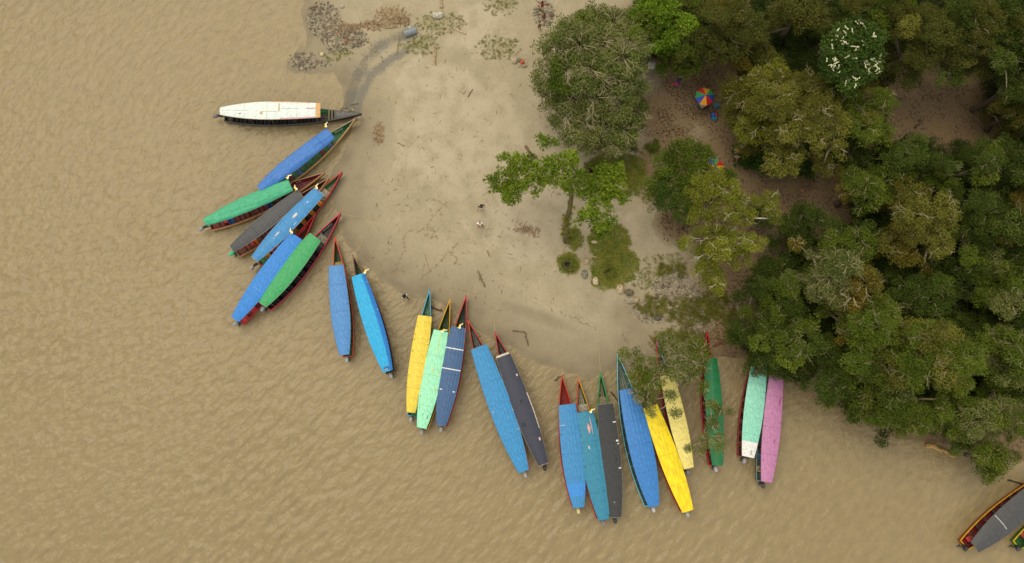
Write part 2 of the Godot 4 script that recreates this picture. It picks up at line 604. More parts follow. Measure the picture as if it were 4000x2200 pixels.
func roof_slab(c: Canoe, s0: float, s1: float, q0: float, q1: float, lift: float, thick: float, ns: int, nq: int) -> ArrayMesh:
	var st := st_new()
	var top := []
	for i in ns + 1:
		var row := []
		for k in nq + 1:
			row.append(c.roof(lerpf(s0, s1, float(i) / ns), lerpf(q0, q1, float(k) / nq)) + Vector3.UP * lift)
		top.append(row)
	var dn := Vector3.DOWN * thick
	st.set_smooth_group(0)
	for i in ns:
		for k in nq:
			quad(st, top[i][k], top[i + 1][k], top[i + 1][k + 1], top[i][k + 1])
	st.set_smooth_group(1)
	for i in ns:
		for k in nq:
			quad(st, top[i][k] + dn, top[i][k + 1] + dn, top[i + 1][k + 1] + dn, top[i + 1][k] + dn)
	st.set_smooth_group(-1)
	for i in ns:
		quad(st, top[i][0], top[i][0] + dn, top[i + 1][0] + dn, top[i + 1][0])
		quad(st, top[i][nq], top[i + 1][nq], top[i + 1][nq] + dn, top[i][nq] + dn)
	for k in nq:
		quad(st, top[0][k], top[0][k + 1], top[0][k + 1] + dn, top[0][k] + dn)
		quad(st, top[ns][k], top[ns][k] + dn, top[ns][k + 1] + dn, top[ns][k + 1])
	return done(st)

func blob_patch(c: Canoe, s: float, q: float, ls: float, lq: float, seed_: int) -> ArrayMesh:
	# an irregular bare patch lying on the roof
	var r := RandomNumberGenerator.new()
	r.seed = seed_
	var st := st_new()
	var edge := []
	for k in 14:
		var a := TAU * k / 14.0
		var f := r.randf_range(0.72, 1.1)
		edge.append(c.roof(clampf(s + cos(a) * ls * f, 0.01, 0.99), clampf(q + sin(a) * lq * f, -0.97, 0.97)) + Vector3.UP * 0.012)
	var mid := c.roof(s, q) + Vector3.UP * 0.016
	for k in 14:
		st.add_vertex(mid)
		st.add_vertex(edge[(k + 1) % 14])
		st.add_vertex(edge[k])
		quad(st, edge[k], edge[(k + 1) % 14], edge[(k + 1) % 14] + Vector3.DOWN * 0.02, edge[k] + Vector3.DOWN * 0.02)
	return done(st)

func hull_loop(c: Canoe, t: float, inset: float) -> Array:
	var w := maxf(c.half(t) - inset, 0.004)
	var g := c.rim(t) - (0.0 if inset == 0.0 else 0.004)
	var b := c.keel(t) if inset == 0.0 else maxf(c.keel(t) + 0.08, 0.10)
	b = minf(b, g - 0.06)
	var x := c.L * t
	if inset > 0.0:
		x = clampf(x, inset, c.L - inset * 3.0)
	return [Vector3(x, g, -w), Vector3(x, lerpf(b, g, 0.45), -w * 0.95), Vector3(x, b, -w * 0.72), Vector3(x, b, 0), Vector3(x, b, w * 0.72), Vector3(x, lerpf(b, g, 0.45), w * 0.95), Vector3(x, g, w)]

func outboard(root: Node3D, at: Vector3, hex: String, turn: float, tipped: bool, covered := "") -> void:
	var o := Node3D.new()
	o.name = "outboard_motor"
	root.add_child(o)
	o.position = at
	o.rotation.y = turn
	if tipped:
		o.rotation.z = 0.85
	var st := st_new()
	var loops := []
	for p in [[0.0, 0.10, 0.08, -0.02], [0.02, 0.20, 0.13, -0.02], [0.14, 0.25, 0.155, -0.03], [0.27, 0.235, 0.145, -0.05], [0.34, 0.17, 0.10, -0.05], [0.355, 0.08, 0.05, -0.05]]:
		var l := []
		for k in 14:
			var a := TAU * k / 14.0
			var ex := signf(cos(a)) * pow(absf(cos(a)), 0.7)
			var ez := signf(sin(a)) * pow(absf(sin(a)), 0.7)
			l.append(Vector3(p[3] + ex * p[1], 0.42 + p[0], ez * p[2]))
		loops.append(l)
	loft(st, loops)
	part("cowling", done(st, true), mat(covered if covered != "" else hex, 0.45 if covered == "" else 0.8), o)
	st = st_new()
	lathe(st, Vector3(-0.02, 0, 0), [[0.06, 0.44], [0.05, 0.1], [0.045, -0.35], [0.05, -0.42]], 8)
	box(st, Vector3(-0.02, -0.38, 0), Vector3(0.3, 0.08, 0.09), Basis.IDENTITY, 0.02)
	part("leg", done(st), mat("3a3c40", 0.5), o)
	st = st_new()
	box(st, Vector3(0.14, 0.22, 0), Vector3(0.16, 0.36, 0.2), Basis.IDENTITY, 0.02)
	part("bracket", done(st), mat("2b2c2e", 0.6), o)
	st = st_new()
	tube(st, [Vector3(0.15, 0.5, 0.05), Vector3(0.4, 0.52, 0.1), Vector3(0.62, 0.56, 0.14)], [0.025, 0.022, 0.028], 6)
	part("tiller", done(st), mat("232425", 0.6), o)
	st = st_new()
	for k in 3:
		var b := Basis(Vector3.RIGHT, TAU * k / 3.0)
		box(st, Vector3(-0.2, -0.38, 0) + b * Vector3(0, 0.09, 0), Vector3(0.015, 0.13, 0.07), b)
	lathe(st, Vector3(-0.2, -0.38, 0), [[0.03, -0.05], [0.03, 0.05]], 8, Basis(Vector3.FORWARD, PI / 2))
	part("propeller", done(st), mat("9a9a96", 0.35, null, Vector3.ONE, 0.7), o)

func pennant(root: Node3D, at: Vector3, turn: float) -> void:
	var o := Node3D.new()
	o.name = "pennant"
	root.add_child(o)
	o.position = at
	o.rotation.y = turn
	var st := st_new()
	tube(st, [Vector3(0, -0.25, 0), Vector3(0, 0.3, 0)], [0.012, 0.01], 5)
	part("staff", done(st), wood("8a7350"), o)
	for e in [["cloth", "f2d21c", 0.0, 0.12], ["white_band", "f3f1e6", 0.12, 0.22]]:
		st = st_new()
		for k in 7:
			var a := []
			for f in [k / 7.0, (k + 1) / 7.0]:
				var len_: float = 0.55 * f
				var narrow: float = 1.0 - 0.75 * f
				var sag: float = -0.16 * f * f
				var fold: float = 0.05 * sin(f * 9.0)
				a.append(Vector3(len_, 0.28 + sag - 0.03, e[2] * narrow - 0.11 * narrow + fold))
				a.append(Vector3(len_, 0.26 + sag - 0.02 * f, e[3] * narrow - 0.11 * narrow + fold))
			quad(st, a[0], a[1], a[3], a[2])
			quad(st, a[0] + Vector3.DOWN * 0.006, a[2] + Vector3.DOWN * 0.006, a[3] + Vector3.DOWN * 0.006, a[1] + Vector3.DOWN * 0.006)
		part(e[0], done(st), mat(e[1], 0.8), o)

func lettering(root: Node3D, words: String, at: Vector3, turn: float, size: float, lean: float, hex := "f2f0e4") -> void:
	var t := TextMesh.new()
	t.text = words
	t.font_size = 32
	t.pixel_size = size / 32.0
	t.depth = 0.006
	t.horizontal_alignment = HORIZONTAL_ALIGNMENT_CENTER
	var o := part("lettering", t, mat(hex, 0.7), root)
	o.position = at
	o.rotation = Vector3(lean, turn, 0)

func canoe(d: Dictionary) -> void:
	var hr: float = d.get("hr", 1.8)
	var fw := ray(d.front[0], d.front[1], hr + 0.1)
	var rw := ray(d.rear[0], d.rear[1], hr + 0.1)
	var bw := ray(d.bow[0], d.bow[1], 0.92)
	for p in [0]:
		fw.y = 0.0
		rw.y = 0.0
		bw.y = 0.0
	var fwd := (bw - rw).normalized()
	var c := Canoe.new()
	var back: float = d.get("back", 0.12)
	var stern := rw - fwd * back
	var right := fwd.cross(Vector3.UP)
	c.L = stern.distance_to(bw)
	c.xr = back
	c.xf = (fw - stern).dot(fwd)
	c.zf = clampf((fw - stern).dot(right), -0.3, 0.3)
	c.zr = 0.0
	c.w = d.w * 0.5
	c.W = d.get("beam", maxf(d.w, 1.4) - 0.02) * 0.5
	c.fr = d.get("fr", 0.74)
	c.rr = d.get("rr", 0.54)
	c.hr = hr
	c.style = d.get("style", "ribs")
	c.tm = clampf((c.xf * 0.5) / c.L, 0.3, 0.45)
	c.noise = FastNoiseLite.new()
	c.noise.seed = int(d.bow[0])
	c.noise.frequency = 0.6
	var root := thing("covered_canoe", d.label, "canoe", stern, 0.0, "covered canoes moored round the sand point")
	root.basis = Basis(fwd, Vector3.UP, fwd.cross(Vector3.UP))
	var r := RandomNumberGenerator.new()
	r.seed = int(d.bow[0] * 7.0 + d.bow[1])

	# hull and lining
	var ts := []
	for k in 27:
		ts.append(1.0 - pow(1.0 - k / 26.0, 1.25))
	for e in [["hull", 0.0, d.hull], ["lining", 0.045, d.inside]]:
		var st := st_new()
		st.set_smooth_group(0)
		for k in ts.size() - 1:
			var a := hull_loop(c, ts[k], e[1])
			var b := hull_loop(c, ts[k + 1], e[1])
			for q in 6:
				quad(st, a[q], b[q], b[q + 1], a[q + 1])
		st.set_smooth_group(-1)
		var a := hull_loop(c, 0.0, e[1])
		for q in [0, 1, 2, 3, 4, 5]:
			for p in [Vector3(a[0].x, a[0].y, 0), a[q], a[q + 1]]:
				st.add_vertex(p)
		part(e[0], done(st), paint(e[2], 0.65), root)
	# gunwale rails, each side its own board, and the transom board
	for sd in [-1.0, 1.0]:
		var st := st_new()
		var loops := []
		for t in ts:
			var w := c.half(t)
			var y := c.rim(t)
			var x: float = c.L * t
			var o: float = 0.03
			var i: float = minf(0.045, w + 0.01)
			if t >= 0.999:
				x += 0.06
			loops.append([Vector3(x, y + 0.045, sd * (w + o)), Vector3(x, y + 0.045, sd * (w - i)), Vector3(x, y - 0.04, sd * (w - i)), Vector3(x, y - 0.04, sd * (w + o))])
		loft(st, loops)
		part("gunwale", done(st), paint(d.rail if sd < 0.0 else d.get("rail2", d.rail), 0.6), root)
		if d.has("stripe"):
			st = st_new()
			loops = []
			for t in ts:
				var w := c.half(t) + 0.008
				var y := c.rim(t)
				var x: float = c.L * t
				loops.append([Vector3(x, y - 0.05, sd * (w + 0.045)), Vector3(x, y - 0.05, sd * (w - 0.03)), Vector3(x, y - 0.2, sd * (w - 0.04)), Vector3(x, y - 0.2, sd * (w + 0.035))])
			loft(st, loops)
			part("rubbing_strake", done(st), paint(d.stripe, 0.6), root)
	var tb := st_new()
	box(tb, Vector3(0.02, 0.49, 0), Vector3(0.06, 0.12, c.half(0.0) * 2.0 + 0.04))
	part("transom_board", done(tb), paint(d.rail, 0.7), root)
	# floor boards along the bow
	for k in 3:
		var st := st_new()
		var loops := []
		var f0 := (c.xf - 0.6) / c.L
		for i in 6:
			var t := lerpf(f0, 0.93, i / 5.0)
			var w := c.half(t) * 0.62
			var y := maxf(c.keel(t) + 0.10, 0.125)
			y = minf(y, c.rim(t) - 0.2)
			var za := lerpf(-w, w, k / 3.0) + 0.012
			var zb := lerpf(-w, w, (k + 1) / 3.0) - 0.012
			loops.append([Vector3(c.L * t, y, za), Vector3(c.L * t, y, zb), Vector3(c.L * t, y + 0.025, zb), Vector3(c.L * t, y + 0.025, za)])
		loft(st, loops)
		part("floor_board", done(st), wood(d.get("floor", "77715f")), root)
	# benches under the roof
	var nb: int = d.get("benches", 8)
	var seat_hexes: Array = d.get("seats", ["5a3a30"])
	for k in nb:
		var x := lerpf(c.xr + 0.9, c.xf - 0.7, float(k) / (nb - 1))
		var w := c.half(x / c.L) - 0.06
		var st := st_new()
		box(st, Vector3(x, 0.36, 0), Vector3(0.36, 0.06, w * 2.0), Basis.IDENTITY, 0.015)
		box(st, Vector3(x - 0.2, 0.54, 0), Vector3(0.05, 0.34, w * 1.9), Basis(Vector3.BACK, 0.15), 0.012)
		part("bench", done(st), paint(seat_hexes[k % seat_hexes.size()], 0.7), root)
	if d.has("thwart"):
		var st := st_new()
		var x: float = c.xf + 0.25
		box(st, Vector3(x, c.rim(x / c.L) - 0.16, 0), Vector3(0.62, 0.05, c.half(x / c.L) * 1.84), Basis.IDENTITY, 0.012)
		part("bow_seat", done(st), wood(d.thwart), root)
	if d.has("deck"):
		var st := st_new()
		var loops := []
		for i in 8:
			var t := lerpf(0.80, 0.995, i / 7.0)
			var w := c.half(t) - 0.03
			var y := c.rim(t) + 0.05
			loops.append([Vector3(c.L * t, y, -w), Vector3(c.L * t, y, w), Vector3(c.L * t, y - 0.03, w), Vector3(c.L * t, y - 0.03, -w)])
		loft(st, loops)
		part("bow_deck", done(st), wood(d.deck), root)
		for x in [0.785, 0.762]:
			st = st_new()
			box(st, Vector3(c.L * x, c.rim(x) + 0.03, 0), Vector3(0.14, 0.06, c.half(x) * 1.95), Basis.IDENTITY, 0.012)
			part("thwart", done(st), wood("8a7860"), root)
		st = st_new()
		for i in 5:
			var e := []
			for t in [lerpf(0.66, 0.79, i / 5.0), lerpf(0.66, 0.79, (i + 1) / 5.0)]:
				var w := c.half(t) - 0.10
				e.append(Vector3(c.L * t, c.rim(t) + 0.02, -w))
				e.append(Vector3(c.L * t, 0.16, -w * 0.72))
				e.append(Vector3(c.L * t, 0.16, -w * 0.72 + 0.02))
				e.append(Vector3(c.L * t, c.rim(t) + 0.02, -w + 0.02))
			quad(st, e[0], e[4], e[5], e[1])
			quad(st, e[3], e[2], e[6], e[7])
			quad(st, e[0], e[3], e[7], e[4])
		part("side_board", done(st), paint("1f7a3a", 0.6), root)

	# roof on posts
	var roof_mesh := roof_slab(c, 0.0, 1.0, -1.0, 1.0, 0.0, 0.03, 30, 40 if c.style == "ribs" else 18)
	var roof := part("roof", roof_mesh, mat(d.roof, d.get("shine", 0.55), grime_tex, d.get("grain", Vector3(0.22, 0.5, 0.9))), root)
	for np in d.get("pairs", 5):
		var s: float = lerpf(0.06, 0.95, np / (d.get("pairs", 5) - 1.0))
		for sd in [-1.0, 1.0]:
			var p := c.roof(s, sd * 0.9)
			var t: float = clampf(p.x / c.L, 0.0, 0.97)
			var foot := Vector3(p.x, c.rim(t) - 0.02, sd * (c.half(t) - 0.02) )
			var st := st_new()
			tube(st, [foot, p + Vector3(0, -0.02, 0)], [0.025, 0.025], 6)
			part("roof_post", done(st), wood("7a6a4c"), root)
	if d.get("trim", "") != "":
		for sd in [-1.0, 1.0]:
			part("edge_batten", roof_slab(c, 0.0, 1.0, sd * 1.0, sd * 1.0 + sd * 0.035, 0.008, 0.045, 30, 1), wood(d.trim), roof)
		for s in [[-0.004, 0.001], [0.999, 1.004]]:
			part("end_batten", roof_slab(c, s[0], s[1], -1.0, 1.0, 0.008, 0.045, 1, 10), wood(d.trim), roof)
	if c.style != "tarp":
		# overlapping roof sheets: a raised lip at every joint
		var lip := Color(d.roof).darkened(0.10).to_html(false)
		for k in 3:
			var s := 0.25 * (k + 1) + r.randf_range(-0.04, 0.04)
			part("sheet_joint", roof_slab(c, s, s + 0.006, -0.985, 0.985, 0.006, 0.02, 1, 12), paint(lip, 0.6), roof)
	for q in d.get("patches", []):
		# [s0, s1, q0, q1, colour]
		part(q[5] if q.size() > 5 else "patch", roof_slab(c, q[0], q[1], q[2], q[3], 0.009, 0.02, maxi(2, int((q[1] - q[0]) * 30.0)), maxi(2, int((q[3] - q[2]) * 20.0))), paint(q[4], 0.7), roof)
	for q in d.get("bare", []):
		part("bare_patch", blob_patch(c, q[0], q[1], q[2], q[3], r.randi()), paint(q[4], 0.8), roof)
	# small nail plates and frayed ties on the roof edges
	for k in d.get("ties", 5):
		var s := r.randf_range(0.1, 0.9)
		var sd := -1.0 if r.randf() < 0.5 else 1.0
		var q := sd * r.randf_range(0.78, 0.9)
		part("tie_plate", roof_slab(c, s, s + 0.010, q, q + 0.09, 0.010, 0.018, 2, 2), paint(d.get("tie_hex", "4a4436"), 0.8), roof)

	outboard(root, Vector3(-0.22, 0.45, d.get("moz", 0.0)), d.get("motor", "8e9094"), r.randf_range(-0.2, 0.2), d.get("tipped", false), d.get("cover", ""))
	if d.has("flag"):
		var p := c.roof(0.985, d.flag)
		pennant(root, p + Vector3(0.06, 0.1, 0.0), r.randf_range(-0.8, 0.8) + (1.2 if d.flag < 0 else -1.2))
	if d.has("cargo"):
		for e in d.cargo:
			var x: float = lerpf(c.xr, c.xf, e[0])
			var st := st_new()
			var zz: float = e[1] * (c.half(x / c.L) - 0.3)
			box(st, Vector3(x, 0.4, zz), Vector3(e[2], 0.42, e[3]), Basis(Vector3.UP, r.randf_range(-0.3, 0.3)), 0.06)
			part("fuel_can", done(st), paint(e[4], 0.5), root)
	if d.has("text"):
		for e in d.text:
			# painted inside the left bow board: [words, place along the hull, letter height]
			var t: float = e[1] / 1.0
			var w0 := c.half(t) - 0.10
			var y := lerpf(0.16, c.rim(t), 0.62)
			var slope := atan2(c.half(t - 0.03) - c.half(t + 0.03), 0.06 * c.L)
			lettering(root, e[0], Vector3(c.L * t, y, -w0 * 0.955), -slope, e[2], -0.18)

const BOATS := [
	{"label": "canoe with worn white roof and grey bow deck, beside the creek mouth", "bow": [1410, 444], "front": [1250, 429], "rear": [858, 432], "w": 1.62, "rr": 0.42, "fr": 0.78, "roof": "e9f5f0", "rail": "55534f", "inside": "2c2a28", "hull": "3a3835", "style": "flat", "deck": "7d7a76", "seats": ["1e1c1b", "262a30", "1e1c1b"], "benches": 11, "floor": "6b675f", "motor": "6f7074", "tipped": true, "trim": "c9a77c", "ties": 0, "beam": 1.75,
		"patches": [[0.955, 1.0, -1.0, 1.0, "e0b27a", "end_board"], [0.60, 0.95, 0.86, 0.99, "e3b9c4", "pink_edge"], [0.86, 0.95, -0.25, -0.12, "c98aa2", "pink_streak"], [0.62, 0.78, -0.16, -0.11, "9fb0b8", "grey_streak"], [0.40, 0.43, 0.15, 0.5, "cdbb95", "crack_strip"], [0.43, 0.59, 0.15, 0.2, "cdbb95", "crack_strip"], [0.585, 0.6, -0.8, 0.15, "cdbb95", "crack_strip"], [0.02, 0.3, 0.0, 0.05, "b9c6c4", "grey_streak"], [0.19, 0.215, 0.42, 0.52, "5e6a6a", "dent_plate"], [0.5, 0.9, -0.99, -0.9, "e8c6a4", "pink_edge"]], "text": [["Yapacani  Rio", 0.725, 0.2]]},
	{"label": "canoe with blue tarpaulin roof and green bow with white lettering", "bow": [1387, 464], "front": [1290, 517], "rear": [1010, 736], "w": 1.42, "rr": 0.5, "fr": 0.82, "roof": "3d7ccc", "rail": "a8917c", "inside": "2f7a42", "hull": "5a2f22", "stripe": "d8a818", "style": "tarp", "seats": ["4f6b48", "55704c", "7a3a34", "5a6f9a"], "floor": "5f8f62", "motor": "55585c", "flag": -0.95, "text": [["Fluvial", 0.83, 0.26]], "ties": 0, "beam": 1.78,
		"patches": [[0.845, 0.849, -1.0, 1.0, "1f4f9c", "seam"]]},
	{"label": "canoe with wrinkled green tarpaulin roof and maroon bow", "bow": [1266, 675], "front": [1133, 720], "rear": [797, 866], "w": 1.4, "rr": 0.5, "fr": 0.82, "roof": "44b387", "rail": "b07f6a", "inside": "7a2a26", "hull": "64261e", "stripe": "d8a41c", "style": "tarp", "seats": ["8a4a44", "2b5e9a", "8a4a44", "7a332e"], "floor": "9a5a58", "motor": "8e9296", "tipped": true, "flag": -0.95, "ties": 0, "beam": 1.78, "cargo": [[0.17, 0.5, 0.4, 0.34, "d23c46"]], "text": [["N 198", 0.78, 0.16]]},
	{"label": "canoe with charcoal roof and brown rails, between green tarp and light blue roofs", "bow": [1284, 696], "front": [1173, 757], "rear": [904, 972], "w": 1.3, "rr": 0.5, "fr": 0.76, "roof": "4d4e51", "rail": "a8805e", "inside": "6b2f22", "hull": "6b3018", "stripe": "c98a20", "style": "ribs", "seats": ["8a4630", "d4661c", "7a4a38", "5a3428"], "floor": "8a5a48", "motor": "77797c", "cover": "35b98a", "trim": "a9aaa6", "flag": -0.7, "beam": 1.78, "cargo": [[0.2, 0.6, 0.34, 0.3, "c8283c"]], "ties": 2, "patches": [[0.33, 0.334, -1.0, 1.0, "3a3b3d", "seam"]]},
	{"label": "canoe with light blue roof holed by white bare patches", "bow": [1335, 673], "front": [1246, 746], "rear": [992, 1011], "w": 1.36, "rr": 0.52, "fr": 0.78, "roof": "3d8fcc", "rail": "c63a44", "inside": "2f7a3a", "hull": "7a2426", "style": "flat", "seats": ["d98e1c", "2a2622"], "benches": 13, "floor": "b3a88c", "thwart": "b3a88c", "motor": "9a948c", "tipped": true, "trim": "b5b3a4", "flag": -0.3, "beam": 1.76, "cargo": [[0.18, 0.6, 0.36, 0.34, "d42a38"]],
		"bare": [[0.63, 0.0, 0.045, 0.16, "efe6d6"], [0.36, -0.02, 0.04, 0.1, "ede3d2"], [0.83, -0.05, 0.012, 0.09, "eef2f2"], [0.30, 0.05, 0.008, 0.06, "f0f2f0"], [0.57, 0.7, 0.03, 0.05, "cfe2ee"]]},
	{"label": "canoe with bright blue roof and red bow, alongside the mid green roof", "bow": [1232, 836], "front": [1157, 921], "rear": [916, 1248], "w": 1.6, "rr": 0.5, "fr": 0.74, "roof": "2f88de", "rail": "c23a3a", "inside": "c8201e", "hull": "8a201e", "style": "ribs", "seats": ["8a2a26"], "floor": "6a4a34", "motor": "85888c", "flag": -0.5, "ties": 0, "patches": [[0.36, 0.364, -0.9, 0.9, "69aef2", "seam"]], "text": [["ANTUZO", 0.83, 0.2]]},
	{"label": "canoe with mid green roof and black bow edged in crimson", "bow": [1329, 834], "front": [1230, 925], "rear": [1023, 1189], "w": 1.62, "rr": 0.5, "fr": 0.72, "roof": "3aa865", "rail": "c83048", "inside": "1d1d22", "hull": "8a1f2c", "style": "flat", "seats": ["242426"], "floor": "6f6d66", "thwart": "8f897a", "motor": "8a8d92", "trim": "8fae8c", "ties": 0, "beam": 1.8, "text": [["N  Shumaindo", 0.83, 0.2]]},
	{"label": "canoe with faded grey-blue roof and orange-red bow rails", "bow": [1307, 928], "front": [1311, 1037], "rear": [1344, 1386], "w": 1.58, "rr": 0.5, "fr": 0.76, "roof": "4f8fd0", "rail": "d8543c", "inside": "2f5f2c", "hull": "a83024", "style": "flat", "seats": ["4a5a3c"], "floor": "66705c", "thwart": "b39e50", "motor": "9a9c98", "trim": "7f8f9a", "ties": 2, "patches": [[0.5, 0.502, -0.95, 0.95, "6f9fd8", "seam"], [0.3, 0.302, -0.95, 0.95, "6f9fd8", "seam"], [0.74, 0.742, -0.95, 0.95, "6f9fd8", "seam"]]},
	{"label": "canoe with bright cyan roof and a darker blue side strip", "bow": [1378, 998], "front": [1397, 1074], "rear": [1515, 1451], "w": 1.6, "rr": 0.5, "fr": 0.7, "roof": "1eb0ea", "rail": "8a5f50", "inside": "3f5a2a", "hull": "4a3a30", "style": "ribs", "seats": ["4a4a3a"], "floor": "6d7050", "motor": "8f918e", "flag": 0.98, "ties": 5, "tie_hex": "9fb4c0", "patches": [[0.0, 0.985, 0.56, 1.0, "2079cf", "side_strip"], [0.012, 0.05, -0.6, 0.5, "2d6fb0", "end_panel"], [0.016, 0.03, -0.5, 0.2, "d9c3bd", "bare_board"]]},
	{"label": "canoe with golden yellow roof and light blue bow rails", "bow": [1678, 1131], "front": [1659, 1234], "rear": [1604, 1612], "w": 1.46, "rr": 0.5, "fr": 0.8, "roof": "f3d84c", "rail": "58a8cc", "inside": "2f8a5c", "hull": "3a7f9a", "style": "ridge", "seats": ["3a6a4a"], "floor": "8fb09a", "motor": "94958f", "back": 0.35, "ties": 10, "tie_hex": "7a6a2a", "patches": [[0.48, 0.483, -0.9, 0.9, "f6dc7a", "seam"]]},
	{"label": "canoe with mint green roof and yellow bow rails", "bow": [1758, 1171], "front": [1722, 1292], "rear": [1646, 1673], "w": 1.6, "rr": 0.5, "fr": 0.76, "roof": "a2f0c6", "rail": "e0a81c", "inside": "1f4f24", "hull": "c8971c", "style": "flat", "seats": ["3a4a2a"], "floor": "5c6a48", "motor": "8e8f8a", "flag": 0.1, "trim": "3f7f68", "ties": 4, "tie_hex": "3c5a44", "patches": [[0.77, 0.97, 0.08, 0.14, "e8cf30", "yellow_streak"], [0.56, 0.62, 0.02, 0.09, "d8cf50", "yellow_streak"], [0.57, 0.585, 0.55, 0.75, "d8c840", "yellow_streak"], [0.4, 0.415, 0.6, 0.75, "e0c430", "yellow_streak"], [0.1, 0.14, 0.5, 0.6, "2f6f52", "dark_streak"], [0.12, 0.15, -0.2, -0.12, "2f6f52", "dark_streak"]]},
	{"label": "canoe with slate blue roof crossed by two white straps", "bow": [1821, 1156], "front": [1790, 1280], "rear": [1722, 1662], "w": 1.62, "rr": 0.5, "fr": 0.74, "roof": "3d6290", "rail": "cc3340", "inside": "24502e", "hull": "b88a20", "style": "ribs", "seats": ["3a4a3a"], "floor": "4c5a50", "motor": "8e8f8a", "flag": 0.1, "trim": "7d8f98", "ties": 0, "patches": [[0.775, 0.785, -1.0, 1.0, "eef0ee", "strap"], [0.565, 0.575, -1.0, 1.0, "eef0ee", "strap"], [0.35, 0.36, -0.8, -0.55, "f2f2ee", "strap_end"], [0.345, 0.355, 0.6, 0.85, "f2f2ee", "strap_end"]]},
	{"label": "longest canoe, sky blue ribbed roof, red bow rails, beside the navy roof", "bow": [1828, 1252], "front": [1870, 1356], "rear": [2046, 1842], "w": 1.86, "rr": 0.47, "fr": 0.74, "roof": "3590cc", "rail": "d2493c", "inside": "3a3b3c", "hull": "7a3028", "style": "ribs", "seats": ["444444"], "floor": "8c8c88", "motor": "a0a09c", "trim": "6f8f9f", "ties": 3, "tie_hex": "d9b060"},
	{"label": "canoe with dark navy roof and flaking white edge", "bow": [1933, 1299], "front": [1964, 1384], "rear": [2123, 1815], "w": 1.62, "rr": 0.5, "fr": 0.72, "roof": "33374a", "rail": "c83a3c", "inside": "222226", "hull": "6b2a26", "style": "flat", "seats": ["333338"], "floor": "777672", "motor": "2a2b2d", "trim": "b3a488", "ties": 3, "patches": [[0.78, 0.80, 0.6, 0.78, "e2c9bd"], [0.2, 0.225, 0.55, 0.75, "e0b8b4"], [0.3, 0.62, 0.93, 0.99, "e8d8c8", "flaked_edge"], [0.985, 1.0, -1.0, 0.9, "d9cdbd", "end_board"], [0.55, 0.58, 0.0, 0.25, "292c38", "dark_stain"], [0.35, 0.39, -0.7, -0.3, "292c38", "dark_stain"]]},
	{"label": "canoe with blue corrugated roof and red bow, yellowish motor", "bow": [2195, 1469], "front": [2215, 1580], "rear": [2261, 1984], "w": 1.82, "rr": 0.5, "fr": 0.74, "roof": "3a8cc8", "rail": "cf452e", "inside": "a82a20", "hull": "a8301f", "style": "ribs", "seats": ["7a3028"], "floor": "9a4038", "motor": "c4bd83", "ties": 2, "patches": [[0.11, 0.235, -0.98, 0.98, "3f92e4", "roof_sheet"], [0.8, 0.803, -1.0, -0.4, "dfe6ea", "seam"]]},
	{"label": "canoe with teal blue roof and pink bare patch", "bow": [2259, 1479], "front": [2285, 1609], "rear": [2359, 2031], "w": 1.8, "rr": 0.48, "fr": 0.72, "roof": "2c86a8", "rail": "d6332f", "rail2": "e0a020", "inside": "2c6a30", "hull": "b8241f", "style": "flat", "seats": ["4a4a3a"], "floor": "c0b498", "thwart": "c0b8a8", "motor": "7d7a80", "flag": 0.5, "trim": "4f7f8c", "ties": 6, "tie_hex": "3a2f2a", "bare": [[0.84, 0.12, 0.05, 0.18, "e2b0a8"], [0.87, 0.42, 0.09, 0.05, "deb4ac"], [0.67, -0.2, 0.02, 0.06, "e6dcd8"]], "patches": [[0.15, 0.153, -0.9, 0.9, "45a0b4", "seam"], [0.15, 0.8, 0.5, 0.52, "1f6480", "seam"]]},
	{"label": "canoe with black felt roof and green bow rails", "bow": [2346, 1457], "front": [2366, 1579], "rear": [2407, 2022], "w": 1.68, "rr": 0.5, "fr": 0.74, "roof": "3c3d3f", "rail": "2f9a58", "inside": "2a5f34", "hull": "2f6f44", "style": "flat", "seats": ["3a4a3a"], "floor": "a89e80", "thwart": "9a9070", "motor": "303133", "trim": "8c8c80", "ties": 0, "shine": 0.75, "patches": [[0.83, 0.84, 0.6, 0.95, "e8e6e0"], [0.66, 0.675, 0.7, 0.95, "eeece6"], [0.635, 0.645, 0.8, 0.95, "dcd8d0"], [0.42, 0.432, 0.7, 0.95, "dcd8d0"], [0.13, 0.137, -0.1, 0.02, "cfcfcb"], [0.49, 0.52, 0.45, 0.6, "26272a", "dark_stain"]]},
	{"label": "canoe with wide royal blue roof and pale blue rails, under the twig ends", "bow": [2413, 1385], "front": [2453, 1519], "rear": [2556, 1979], "w": 1.98, "rr": 0.44, "fr": 0.72, "roof": "3380cc", "rail": "7cc3d4", "inside": "4a6a62", "hull": "3f8f96", "style": "ribs", "seats": ["3f5a56"], "floor": "8f9a8c", "motor": "b4b4b2", "ties": 0, "shine": 0.4, "beam": 2.15},
	{"label": "canoe with vivid lemon yellow roof", "bow": [2498, 1460], "front": [2541, 1587], "rear": [2689, 1998], "w": 1.62, "rr": 0.58, "fr": 0.74, "roof": "fbdf00", "rail": "c23a32", "inside": "4a5a3a", "hull": "7a2a22", "style": "ribs", "seats": ["5a4a3a"], "floor": "8a8060", "motor": "a2a29e", "ties": 0, "shine": 0.45, "grain": Vector3(0.1, 0.2, 0.3)},
	{"label": "canoe with pale yellow roof strewn with leaves under overhanging branches", "bow": [2565, 1334], "front": [2603, 1452], "rear": [2692, 1830], "w": 1.4, "rr": 0.6, "fr": 0.78, "roof": "efdf80", "rail": "cc3036", "rail2": "7a9ac0", "inside": "3a4a6a", "hull": "a02a26", "style": "flat", "seats": ["5a3a30"], "floor": "8a8070", "motor": "77787c", "trim": "b09a60", "ties": 4, "tie_hex": "9a7f38"},
